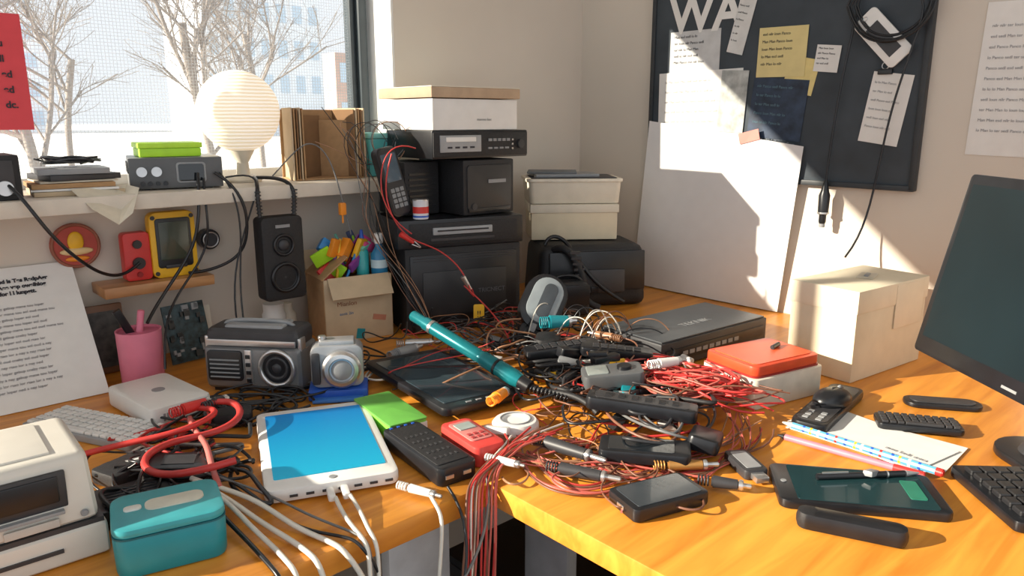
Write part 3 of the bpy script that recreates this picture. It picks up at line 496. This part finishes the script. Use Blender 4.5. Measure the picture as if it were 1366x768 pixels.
# ---------------------------------------------------------------- centre gadgets
g=G("power_strip",(-.60,-.682,.800),rot=(0,3,-58)); g.rb("body",.165,.040,.020,.01,(0,0,0),BLACK,bev=.004); g.rb("inset",.14,.028,.001,.006,(0,0,.0103),DGREY,bev=0); g.boxes("switches",[((-.05+i*.02,0,.0115),(.010,.012,.002)) for i in range(6)],BLACKM)
g=G("grey_multimeter",(-.54,-.575,.806),rot=(4,-5,-40)); g.rb("body",.100,.052,.024,.010,(0,0,0),M("meter_grey",(.10,.105,.11),.4),bev=.004); g.rb("lcd",.035,.035,.002,.003,(-.025,0,.0125),M("lcd",(.25,.28,.27),.2)); g.cyl("knob",.012,.006,(.02,0,.014),BLACK)
g=G("flip_phone",(-.672,-.745,.772),rot=(2,0,-54)); g.rb("body",.125,.052,.018,.010,(0,0,0),BLACK,bev=.004); g.rb("screen",.09,.040,.001,.004,(-.005,0,.0093),SCREEN,bev=0)
g=G("black_charger_brick",(-.585,-.785,.775),rot=(8,5,25)); g.rb("body",.060,.045,.022,.010,(0,0,0),BLACK,bev=.006)
g=G("black_remote_control",(-.44,-.50,.808),rot=(5,4,-50)); g.rb("body",.13,.035,.018,.008,(0,0,0),BLACK,bev=.004); g.keys("keys",6,2,.09,.022,.010,DGREY,h=.002)
g=G("black_remote_control",(-.50,-.42,.808),rot=(3,-4,-30)); g.rb("body",.14,.035,.018,.008,(0,0,0),BLACK,bev=.004); g.keys("keys",7,3,.10,.026,.0100,DGREY,h=.002)
g=G("black_earphone_case",(-.455,-.34,.795),rot=(0,0,40)); g.rb("body",.07,.05,.026,.018,(0,0,0),BLACKM,bev=.008); g.rb("lid_line",.071,.051,.001,.018,(0,0,.004),GREY,bev=0)
g=G("yellow_tag",(-.425,-.095,.800),rot=(-10,5,-15)); g.rb("tag",.026,.040,.003,.004,(0,0,0),YEL,rot=(90,0,0)); g.text("print","!!",.02,(-.006,-.002,-.008),INK,rot=(90,0,0))
def plug(x,y,z,rz,mat,name="cable_plug",L=.05,r=.008):
    g=G(name,(x,y,z),rz=rz); g.cyl("grip",r,L,(0,0,0),mat,rot=(0,90,0),r2=r*.8,bev=.002); g.cyl("collar",r*.85,.006,(L/2+.002,0,0),SILVER,rot=(0,90,0)); g.cyl("pin",r*.4,L*.45,(L/2+L*.2,0,0),SILVER,rot=(0,90,0))
    for i in range(4): g.torus("strain_relief",r*.75,.0012,(-L/2-.004-i*.004,0,0),mat,rot=(0,90,0))
plug(-.655,-.80,.765,-40,M("brass",(.50,.25,.07),.4,metal=.5)); plug(-.655,-.862,.762,-60,DGREY,L=.035); plug(-.74,-.66,.768,-80,DGREY,L=.07,r=.010); plug(-.77,-.715,.762,-65,DGREY,L=.06,r=.009)
plug(-.70,-.475,.785,20,ORANGE,L=.03,r=.010); plug(-.45,-.62,.82,-20,WHITE,L=.04,r=.009); plug(-.83,-.635,.768,-70,WHITE,L=.03,r=.006); plug(-.955,-.610,.760,-70,WHITE,L=.035,r=.006)
plug(-1.09,-.215,.795,10,RED,L=.04,r=.009); plug(-1.055,-.22,.795,15,DGREY,L=.02,r=.008)
plug(-.425,-.34,.83,-30,TEAL,L=.04,r=.014); plug(-.62,-.62,.80,40,RED,L=.03); plug(-.38,-.42,.81,100,COPPER,L=.04); plug(-.66,-.15,.775,10,GREY,L=.05,r=.012); plug(-.61,-.12,.775,-30,SILVER,L=.05,r=.010)
g=G("red_coil_pouch",(-.40,-.315,.775),rz=-30); g.sph("pouch",.05,(0,0,0),RED,scale=(1.2,.8,.4)); g.torus("zip",.045,.003,(0,0,.008),M("zip_dark",(.25,.01,.01),.5),scale=(1.2,.8,1))
g=G("electronic_parts_pile",(-.49,-.50,.752))
mts=[BLACK,DGREY,GREY,BLACK,WHITE,RED,BLACK,YEL,BLACKM,TEAL,ORANGE,BLACK,DGREY]
n=0
while n<95:
    a=R.uniform(0,6.28); rr=abs(R.gauss(0,.11)); x=rr*math.cos(a)*.85; y=rr*math.sin(a)*1.5
    if x<-.10 and y>.03: continue
    n+=1
    k=n%3; mt=R.choice(mts); zz=.018+max(0,.045-rr*.25)*R.uniform(.2,1.1)
    rot=(R.uniform(-15,15),R.uniform(-15,15),R.uniform(0,180))
    if k==0: g.rb("adapter",R.uniform(.03,.06),R.uniform(.015,.03),R.uniform(.010,.018),.004,(x,y,zz),mt,rot=rot)
    elif k==1: g.cyl("connector",R.uniform(.004,.008),R.uniform(.02,.045),(x,y,zz),mt,rot=(90+rot[0],0,rot[2]))
    else: g.box("module",(R.uniform(.015,.035),R.uniform(.012,.025),R.uniform(.006,.012)),(x,y,zz),mt,rot=rot)

# ---------------------------------------------------------------- cables
AV=[(-.695,-.312,.084,.144,-5),(-.165,-.458,.17,.085,-5),(-.286,-.703,.087,.064,-13),(-.983,-.408,.09,.145,-22),(-.848,-.378,.033,.07,-8),(-.885,-.53,.033,.086,-6),(-.820,-.549,.027,.055,-8),(-.727,-.541,.034,.034,0),(-.743,-.822,.058,.034,-17),(-.292,-.829,.11,.03,8),(-1.229,-.518,.058,.048,-14),(-.541,-.98,.1,.054,-53),(-.920,-.080,.09,.044,-50),(-.843,-.212,.053,.036,-32),(-1.098,-.074,.052,.085,7),(-1.20,-.10,.11,.038,-64),(-.42,.05,.15,.10,-18),(-1.372,-.402,.1,.078,-2),(.0,-.742,.125,.07,-7)]
def avoid(p):
    x,y,z=p
    for cx,cy,hw,hd,a in AV:
        c,s=math.cos(rad(a)),math.sin(rad(a)); dx,dy=x-cx,y-cy; u=dx*c+dy*s; v=-dx*s+dy*c
        if abs(u)<hw and abs(v)<hd:
            if hw-abs(u)<hd-abs(v): u=math.copysign(hw+.004,u)
            else: v=math.copysign(hd+.004,v)
            x=cx+u*c-v*s; y=cy+u*s+v*c
    return (x,y,z)
def coil(cx,cy,z,r,n,mat,th,zamp=.03,drift=.05,el=1.4,ang=None,av=True):
    pts=[]; a0=R.uniform(0,6.28); ang=R.uniform(0,3.14) if ang is None else ang; dx=R.uniform(-drift,drift); dy=R.uniform(-drift,drift); d=R.choice((-1,1)); st=R.uniform(.6,1.1)
    for i in range(n):
        a=a0+d*i*st; rr=r*R.uniform(.65,1.25); u=rr*math.cos(a)*el; v=rr*math.sin(a)/el
        t=i/n
        p=(cx+u*math.cos(ang)-v*math.sin(ang)+dx*t, cy+u*math.sin(ang)+v*math.cos(ang)+dy*t, z+R.uniform(0,zamp))
        pts.append(avoid(p) if av else p)
    return (pts,th,mat)
sp=[]
PAL=[BLACK,BLACK,BLACK,DGREY,BLACK,WIREB,WIREB,WIREG,REDC,WIREB,COPPER,BLACKM]
for i in range(95):
    cx=R.gauss(-.49,.07); cy=R.gauss(-.50,.12)
    d=math.hypot((cx+.49)/.12,(cy+.50)/.2)
    z=.755+max(0,.040-.018*d)*R.uniform(.1,1)
    sp.append(coil(cx,cy,z,R.uniform(.03,.09),R.randint(7,12),R.choice(PAL),R.choice((.0010,.0013,.0016,.0022)),zamp=.030))
for i in range(8): sp.append(coil(R.gauss(-.50,.06),R.gauss(-.45,.10),.775,R.uniform(.05,.08),8,BLACKM,.0034,zamp=.03))
for i in range(44):
    sp.append(coil(R.gauss(-.43,.09),R.gauss(-.21,.07),.757,R.uniform(.03,.08),9,R.choice([BLACK,BLACK,WIREB,WIREG,REDC,COPPER,BLACK]),R.choice((.0010,.0015,.002)),zamp=.06))
cables("cable_tangle",sp)
sp=[]
RC2=M("bright_red_wire",(.66,.045,.04),.4,var=.15)
for i in range(36):
    sp.append(coil(R.gauss(-.450,.022),R.gauss(-.650,.035),.772,R.uniform(.03,.066),12,R.choice([RC2,RC2,WPINK,WIREB,REDC,WPINK]),R.choice((.0013,.0016,.0019)),zamp=.048,drift=.02,ang=rad(-60)))
cables("red_cable_bundle",sp)
sp=[]
for i in range(20):
    sp.append(coil(R.gauss(-.70,.05),R.gauss(-.66,.05),.753,R.uniform(.03,.08),9,R.choice([WIREB,WIREB,COPPER,BLACK,REDC,WPINK]),R.choice((.0010,.0013,.0016)),zamp=.015))
for i in range(12):
    y=R.uniform(-.86,-.72); sp.append(([( -.80+R.uniform(-.03,.03),-.60+R.uniform(-.04,.04),.76),(-.77,-.68+R.uniform(-.05,.05),.757),(-.70,y,.754),(-.62,y+R.uniform(-.05,.05),.754),(-.53,-.80+R.uniform(-.06,.03),.755),(-.45,-.77+R.uniform(-.03,.05),.77)],.0012,R.choice([WIREB,COPPER,WPINK,WIREB])))
for pts in ([(-.78,-.60,.757),(-.83,-.68,.755),(-.81,-.76,.755),(-.76,-.79,.755),(-.79,-.80,.756)],[(-.76,-.62,.757),(-.81,-.70,.755),(-.79,-.77,.754),(-.70,-.75,.754),(-.60,-.78,.755)],[(-.70,-.62,.757),(-.75,-.70,.755),(-.72,-.76,.754),(-.62,-.84,.754),(-.58,-.80,.755),(-.50,-.84,.755),(-.44,-.80,.757)]):
    for k in range(3): sp.append(([(p[0]+R.uniform(-.014,.014),p[1]+R.uniform(-.014,.014),p[2]) for p in pts],.0015,R.choice([WIREB,REDC,WPINK])))
for i in range(16):
    x=-.90+R.uniform(-.030,.025); m_=R.choice([REDC,REDC,WPINK,WIREB,WPINK,WIREW])
    sp.append(([(-.74+R.uniform(-.05,.05),-.60+R.uniform(-.03,.03),.775),(-.80,-.615+R.uniform(-.015,.015),.775),(x+.04,-.630,.765),(x+.01,-.655,.758),(x,-.668,.70),(x-.005+R.uniform(-.01,.01),-.665,.60),(x+R.uniform(-.02,.02),-.66,.45),(x+R.uniform(-.05,.05),-.64,.25)],.0016,m_))
cables("thin_signal_wires",sp)
sp=[]
for i in range(22): sp.append(coil(R.gauss(-1.17,.025),R.gauss(-.36,.05),.756,R.uniform(.03,.06),9,R.choice([BLACK,BLACK,BLACK,BLACKM,WIREG,BLACK,WIREW]),R.choice((.0016,.0022,.003)),zamp=.03))
for i in range(6): sp.append(coil(R.gauss(-1.13,.015),R.gauss(-.24,.03),.756,R.uniform(.02,.05),9,R.choice([BLACK,REDC,BLACK]),.002,zamp=.02))
for i in range(18): sp.append(coil(R.gauss(-.99,.05),R.gauss(-.19,.03),.755,R.uniform(.03,.06),8,BLACK,.0022,zamp=.015))
for i in range(18): sp.append(coil(R.gauss(-.80,.06),R.gauss(-.11,.04),.755,R.uniform(.03,.06),8,R.choice([BLACK,WIREG,WIREW,BLACK,BLACK]),.002,zamp=.015))
cables("black_cable_nest",sp)
g=G("black_power_adapter",(-1.165,-.36,.757),rot=(3,4,-30)); g.rb("body",.085,.045,.026,.006,(0,0,.013),BLACK,bev=.004); g.box("label",(.04,.025,.001),(0,0,.0265),DGREY,bev=0)
g=G("black_power_adapter",(-1.215,-.31,.757),rz=20); g.rb("body",.07,.05,.020,.006,(0,0,.010),BLACKM,bev=.004)
g=G("black_power_adapter",(-1.035,-.265,.7505),rz=-25); g.rb("body",.06,.04,.022,.006,(-.02,.045,.011),BLACKM,bev=.004)
g=G("black_modem",(-1.235,-.40,.7505),rz=-10); g.rb("body",.09,.07,.024,.006,(0,0,.012),BLACK,bev=.003); g.boxes("vents",[((0,-.02+i*.008,.0245),(.06,.003,.001)) for i in range(6)],DGREY)
sp=[([(-1.065,-.22,.795),(-1.04,-.235,.80),(-1.04,-.30,.795),(-1.10,-.33,.79),(-1.15,-.31,.79),(-1.20,-.33,.79),(-1.215,-.385,.785),(-1.18,-.43,.79),(-1.12,-.44,.795)],.005,REDC),
 ([(-1.09,-.21,.79),(-1.06,-.25,.795),(-1.10,-.30,.80),(-1.16,-.29,.79),(-1.21,-.25,.78),(-1.25,-.24,.775)],.0045,REDC),
 ([(-1.10,-.22,.78),(-1.12,-.28,.79),(-1.12,-.36,.79),(-1.14,-.40,.785),(-1.15,-.46,.775)],.004,M("wire_pink2",(.62,.16,.14),.4))]
cables("red_audio_cable",sp)
def drop(pts,x,xe,th,mat,zb=.2):
    return (pts+[(x,-.638,.7545),(x+.002,-.656,.748),(x+(xe-x)*.3,-.664,.70),(x+(xe-x)*.7,-.662,.55),(xe,-.66,zb)],th,mat)
sp=[drop([(-1.17,-.42,.780),(-1.150,-.46,.775),(-1.122,-.50,.768),(-1.112,-.58,.756)],-1.090,-1.00,.0032,WIREW),
 drop([(-1.17,-.43,.780),(-1.15,-.47,.770),(-1.140,-.53,.760),(-1.125,-.60,.755)],-1.122,-1.10,.0032,WIREW),
 drop([(-1.17,-.45,.780),(-1.155,-.48,.775),(-1.152,-.54,.762),(-1.146,-.60,.755)],-1.148,-1.15,.0030,WIREW),
 drop([(-1.15,-.40,.780),(-1.125,-.46,.775),(-1.118,-.54,.758),(-1.100,-.60,.755)],-1.070,-.98,.0020,BLACK),
 drop([(-1.17,-.46,.775),(-1.168,-.50,.765),(-1.163,-.56,.757)],-1.165,-1.17,.0028,BLACK),
 drop([(-1.15,-.42,.780),(-1.105,-.50,.768),(-1.09,-.56,.757)],-1.06,-1.06,.0016,WIREG),
 drop([(-1.045,-.556,.762),(-1.055,-.59,.757)],-1.062,-1.07,.0028,WIREW),
 drop([(-1.028,-.562,.762),(-1.035,-.60,.757)],-1.050,-1.06,.0026,WIREW),
 drop([(-.950,-.622,.760)],-.955,-.99,.0026,WIREW),
 ([(-.925,-.628,.762),(-.925,-.67,.74),(-.95,-.70,.66),(-1.00,-.70,.60),(-1.04,-.68,.50),(-1.05,-.66,.3)],.002,BLACK),
 ([(-.86,-.625,.765),(-.88,-.665,.74),(-.93,-.69,.68),(-.99,-.70,.66),(-1.03,-.69,.60),(-1.04,-.66,.4)],.002,WIREG),
 ([(-.90,-.60,.60),(-.95,-.66,.66),(-1.0,-.67,.64),(-1.03,-.66,.5),(-1.02,-.64,.2)],.002,BLACK),
 ([(-1.06,-.66,.60),(-1.0,-.68,.67),(-.95,-.68,.66),(-.93,-.67,.55),(-.95,-.65,.3)],.002,WPINK)]
cables("hanging_white_cables",sp)
sp=[([(-1.235,.115,1.115),(-1.225,.08,1.10),(-1.20,.07,1.04),(-1.15,.09,.98),(-1.10,.14,.94),(-1.06,.17,.935),(-1.035,.175,.955)],.003,BLACK),
 ([(-.93,.125,1.12),(-.94,.10,1.08),(-.945,.10,1.0),(-.99,.12,.93),(-1.04,.10,.88),(-1.06,.08,.86)],.003,BLACK),
 ([(-.92,.125,1.11),(-.93,.10,1.06),(-.92,.11,1.0),(-.95,.12,.94),(-1.01,.11,.88),(-1.04,.06,.84),(-1.05,.04,.78)],.0022,BLACK),
 ([(-.90,.12,1.12),(-.86,.09,1.09),(-.845,.10,1.0),(-.87,.12,.94),(-.93,.15,.925),(-.95,.165,.925)],.003,BLACK),
 ([(-.89,.12,1.12),(-.87,.09,1.08),(-.865,.10,.98),(-.88,.10,.90),(-.89,.06,.80),(-.90,.03,.80)],.0018,BLACK),
 ([(-.88,.12,1.11),(-.83,.095,1.12),(-.82,.10,1.09),(-.86,.11,1.0),(-.90,.10,.88),(-.89,.08,.77)],.0018,BLACK),
 ([(-.77,.16,1.10),(-.74,.10,1.16),(-.70,.12,1.18),(-.66,.10,1.15),(-.65,.08,1.05),(-.64,.07,.98)],.0015,WIREG)]
cables("wall_audio_cables",sp)
sp=[]
for i in range(9):
    sp.append(([(-.64+R.uniform(-.06,.05),.12,1.22+R.uniform(-.05,.03)),(-.63+R.uniform(-.05,.05),.08,1.18+R.uniform(-.04,.04)),(-.61+R.uniform(-.05,.05),.06,1.10+R.uniform(-.04,.04)),(-.60+R.uniform(-.05,.05),.05,1.02+R.uniform(-.03,.03)),(-.58+R.uniform(-.05,.03),.03,.95+R.uniform(-.03,.03)),(-.56+R.uniform(-.04,.04),-.02,.86),(-.54,-.08,.78)],.0008,R.choice([WIREG,BLACK,COPPER,WIREB,BLACK])))
for i in range(5):
    cx=-.56+R.uniform(-.04,.04); sp.append(([(cx+.05*math.cos(a),.09+R.uniform(-.01,.01),1.17+.05*math.sin(a)+R.uniform(-.01,.01)) for a in [k*.8 for k in range(9)]],.0009,R.choice([WIREG,COPPER,BLACK])))
cables("thin_loose_wires",sp)
sp=[([(-.58,-.005,1.15),(-.60,.01,1.08),(-.59,-.02,1.0),(-.55,-.04,.965),(-.50,-.06,.95),(-.46,-.09,.90),(-.46,-.11,.86)],.0016,REDC),
 ([(-.53,-.02,1.16),(-.58,-.0,1.18),(-.61,.02,1.10),(-.60,-.01,1.02),(-.56,-.04,.985)],.0014,REDC),
 ([(-.47,-.10,.87),(-.44,-.16,.82),(-.46,-.22,.80),(-.50,-.28,.79)],.0016,REDC)]
cables("red_test_lead",sp)
g=G("alligator_clip",(-.566,-.03,.975),rot=(0,35,-20)); g.cyl("grip",.006,.035,(0,0,0),RED,rot=(0,90,0),r2=.004); g.box("jaw",(.02,.004,.002),(.026,0,.002),SILVER,bev=.0005,rot=(0,10,0)); g.box("jaw",(.02,.004,.002),(.026,0,-.003),SILVER,bev=.0005,rot=(0,-10,0))
g=G("alligator_clip",(-.463,-.10,.875),rot=(0,60,-20)); g.cyl("grip",.006,.035,(0,0,0),SILVER,rot=(0,90,0),r2=.004); g.box("jaw",(.02,.004,.002),(.026,0,.002),RED,bev=.0005,rot=(0,10,0)); g.box("jaw",(.02,.004,.002),(.026,0,-.003),RED,bev=.0005,rot=(0,-10,0))
g=G("orange_clip",(-.655,.075,1.035)); g.box("clip",(.014,.012,.026),(0,0,0),ORANGE,bev=.003); g.cyl("pin",.002,.02,(0,0,-.02),ORANGE)
sp=[]
for i in range(14):
    x=R.uniform(-.46,-.32); y=R.uniform(-.42,-.22); L=R.uniform(.08,.16); a=R.uniform(-1.2,.3); h=R.uniform(.03,.09)
    sp.append(([(x,y,.775),(x+.2*L*math.cos(a),y+.2*L*math.sin(a),.78+h*.8),(x+.5*L*math.cos(a),y+.5*L*math.sin(a),.78+h),(x+.8*L*math.cos(a),y+.8*L*math.sin(a),.78+h*.8),(x+L*math.cos(a),y+L*math.sin(a),.77)],.0012,R.choice([COPPER,WIREB,BLACK,WIREW,BLACK])))
cables("arched_wires",sp)

# ---------------------------------------------------------------- right wall board (local x -> world -y)
def wallobj(name,Y,Z,dx=.0): return G(name,(WX-dx,Y,Z),rz=-90)
g=wallobj("pin_board",-.38,1.42)
SL=M("board_slate",(.050,.064,.078),.75,var=.3,scale=9,bump=.1)
g.box("panel",(.69,.014,.69),(0,-.008,0),SL,bev=.002)
for nm,s_,l_ in (("frame_l",(.012,.020,.70),(-.345,-.010,0)),("frame_r",(.012,.020,.70),(.345,-.010,0)),("frame_b",(.70,.020,.012),(0,-.010,-.345)),("frame_t",(.70,.020,.012),(0,-.010,.345))): g.box(nm,s_,l_,M("board_frame",(.03,.035,.04),.5),bev=.002)
g.text("big_letters","WA",.125,(-.295,-.0165,.018),WHITE,rot=(90,0,0),bold=.003)
g.text("faint_text","Voisfac lel Apaclon\nMon leu Mer tou Sen",.014,(-.045,-.0165,-.25),M("faint",(.25,.28,.32),.8),rot=(90,0,0))
def note(name,Y,Z,w_,h_,mat,tilt=0,lines=4,sz=.010,dx=.016,txt=INK,pin=None):
    g=wallobj(name,Y,Z,dx); g.e.rotation_euler=(0,rad(tilt),rad(-90))
    g.box("sheet",(w_,.0008,h_),(0,0,0),mat,bev=0)
    if lines:
        n=max(2,int(w_/(sz*2.9)))
        b_="\n".join(" ".join(R.choice(["loun","Man","ter","esd","lo","Panco","sedl","nilr"]) for _ in range(n)) for _ in range(lines))
        g.text("writing",b_,sz,(-w_*.42,-.0008,h_*.34),txt,rot=(90,0,0),space=h_*.75/(lines*sz)*1.0)
    if pin: g.cyl("pin",.004,.006,(0,-.003,h_*.44),pin,rot=(90,0,0))
    return g
GI=M("ink_soft",(.28,.28,.30),.8)
note("white_notice",-.165,1.388,.150,.105,M("notice_grey",(.62,.63,.63),.8),0,5,.0095,txt=INK)
note("large_notice",-.185,1.255,.250,.170,PAPER,-1,5,.0095,dx=.0165,txt=GI)
note("slanted_note",-.297,1.44,.045,.13,M("note_white",(.72,.72,.70),.8),14,6,.006,dx=.0175)
note("yellow_sticky_note",-.407,1.373,.122,.113,YNOTE,1,5,.0090,dx=.018)
note("torn_yellow_note",-.458,1.318,.075,.080,M("torn_yellow",(.80,.66,.28),.8),12,0,dx=.0165)
note("small_white_note",-.518,1.352,.056,.058,PAPER,6,4,.006,dx=.0185)
note("map_sheet",-.285,1.262,.075,.150,M("map_grey",(.50,.52,.50),.8,scale=40,var=.4),3,0,dx=.0185)
note("dark_poster",-.405,1.243,.140,.140,M("poster_navy",(.03,.05,.09),.6,scale=30,var=.6),5,5,.009,dx=.0172,txt=M("teal_ink",(.12,.22,.27),.8))
note("clipped_paper",-.655,1.241,.084,.148,PAPER,8,6,.0070,dx=.017,txt=GI)
g=wallobj("bulldog_clip",-.648,1.318,.020); g.box("clip",(.03,.008,.012),(0,0,0),BLACK,bev=.002); g.torus("loop",.007,.001,(0,-.002,.012),SILVER,rot=(90,0,0))
g=wallobj("hanging_luggage_tag",-.640,1.387,.032); g.e.rotation_euler=(0,rad(46),rad(-90)); g.rb("card",.128,.058,.005,.010,(0,0,0),WHITE,rot=(90,0,0)); g.box("dark_window",(.078,.001,.030),(.004,-.003,.0),DGREY,bev=0); g.torus("eyelet",.004,.001,(-.055,-.003,0),SILVER,rot=(90,0,0))
note("handwritten_page",-.900,1.293,.165,.290,PAPER,1.5,11,.008,dx=.0012,txt=GI)
bm=bmesh.new(); TL=Vector((.234,-.040,1.215)); TR=Vector((.232,-.486,1.158)); BRr=Vector((.246,-.446,.7525)); BL=Vector((.250,.010,.7525)); n=14
V=[[None]*(n+1) for _ in range(n+1)]
for j in range(n+1):
    for i in range(n+1):
        u=i/n;v=j/n; p=TL.lerp(TR,u).lerp(BL.lerp(BRr,u),v); p.x-=.006*math.sin(u*math.pi)*v; V[j][i]=bm.verts.new(p)
for j in range(n):
    for i in range(n): bm.faces.new((V[j][i],V[j][i+1],V[j+1][i+1],V[j+1][i]))
me=bpy.data.meshes.new("sheet"); bm.to_mesh(me); bm.free(); me.materials.append(M("sheet_white",(.80,.80,.80),.75,var=.02))
for p in me.polygons: p.use_smooth=True
g=G("large_white_sheet"); g.add("sheet",me)
g.box("pink_tape",(.001,.055,.026),(.2305,-.345,1.178),M("tape_pink",(.62,.24,.20),.6),bev=0,rot=(-14,0,0))
sp=[]
def wl(pts,r=.0028): return ([(WX-.03-q,y,z) for (y,z,q) in pts],r,BLACK)
sp.append(wl([(-.60,1.62,0),(-.585,1.47,0),(-.565,1.33,.005),(-.553,1.2,.005),(-.548,1.08,.005)],.0026))
sp.append(wl([(-.60,1.50,.01),(-.73,1.49,.01),(-.715,1.40,.01),(-.675,1.25,.01),(-.66,1.10,.005),(-.645,.97,.01),(-.632,.925,.06)],.0024))
for k in range(5):
    c=(-.655+R.uniform(-.006,.006),1.455+R.uniform(-.006,.006)); rr=.076+.004*k
    sp.append(wl([(c[0]+rr*math.cos(a),c[1]+rr*.95*math.sin(a),.003*k+.003) for a in [i*.7 for i in range(10)]],.0022))
cables("hanging_cable_loops",sp)
g=wallobj("hanging_microphone",-.548,1.03,.035); g.lathe("body",[(0,-.046),(.006,-.046),(.008,-.040),(.008,-.025),(.0115,-.022),(.0125,.02),(.009,.03),(.006,.045),(.003,.055),(0,.055)],(0,0,0),BLACK); g.cyl("ring",.013,.004,(0,0,-.02),SILVER); g.cyl("tip",.0065,.010,(0,0,-.048),GREY)

# ---------------------------------------------------------------- under the desk
g=G("computer_tower",(-.62,-.55,0),rz=0); g.box("case",(.20,.42,.45),(0,0,.227),BLACKM,bev=.006); g.box("front",(.003,.40,.42),(-.101,0,.228),DGREY,bev=.002); g.boxes("vents",[((-.103,0,.08+i*.02),(.002,.3,.008)) for i in range(10)],BLACK)
g=G("storage_crate",(-1.12,-.28,0)); g.box("crate",(.45,.35,.32),(0,0,.161),M("crate_brown",(.12,.07,.05),.8),bev=.006); g.box("lid",(.47,.37,.03),(0,0,.336),DGREY,bev=.006)
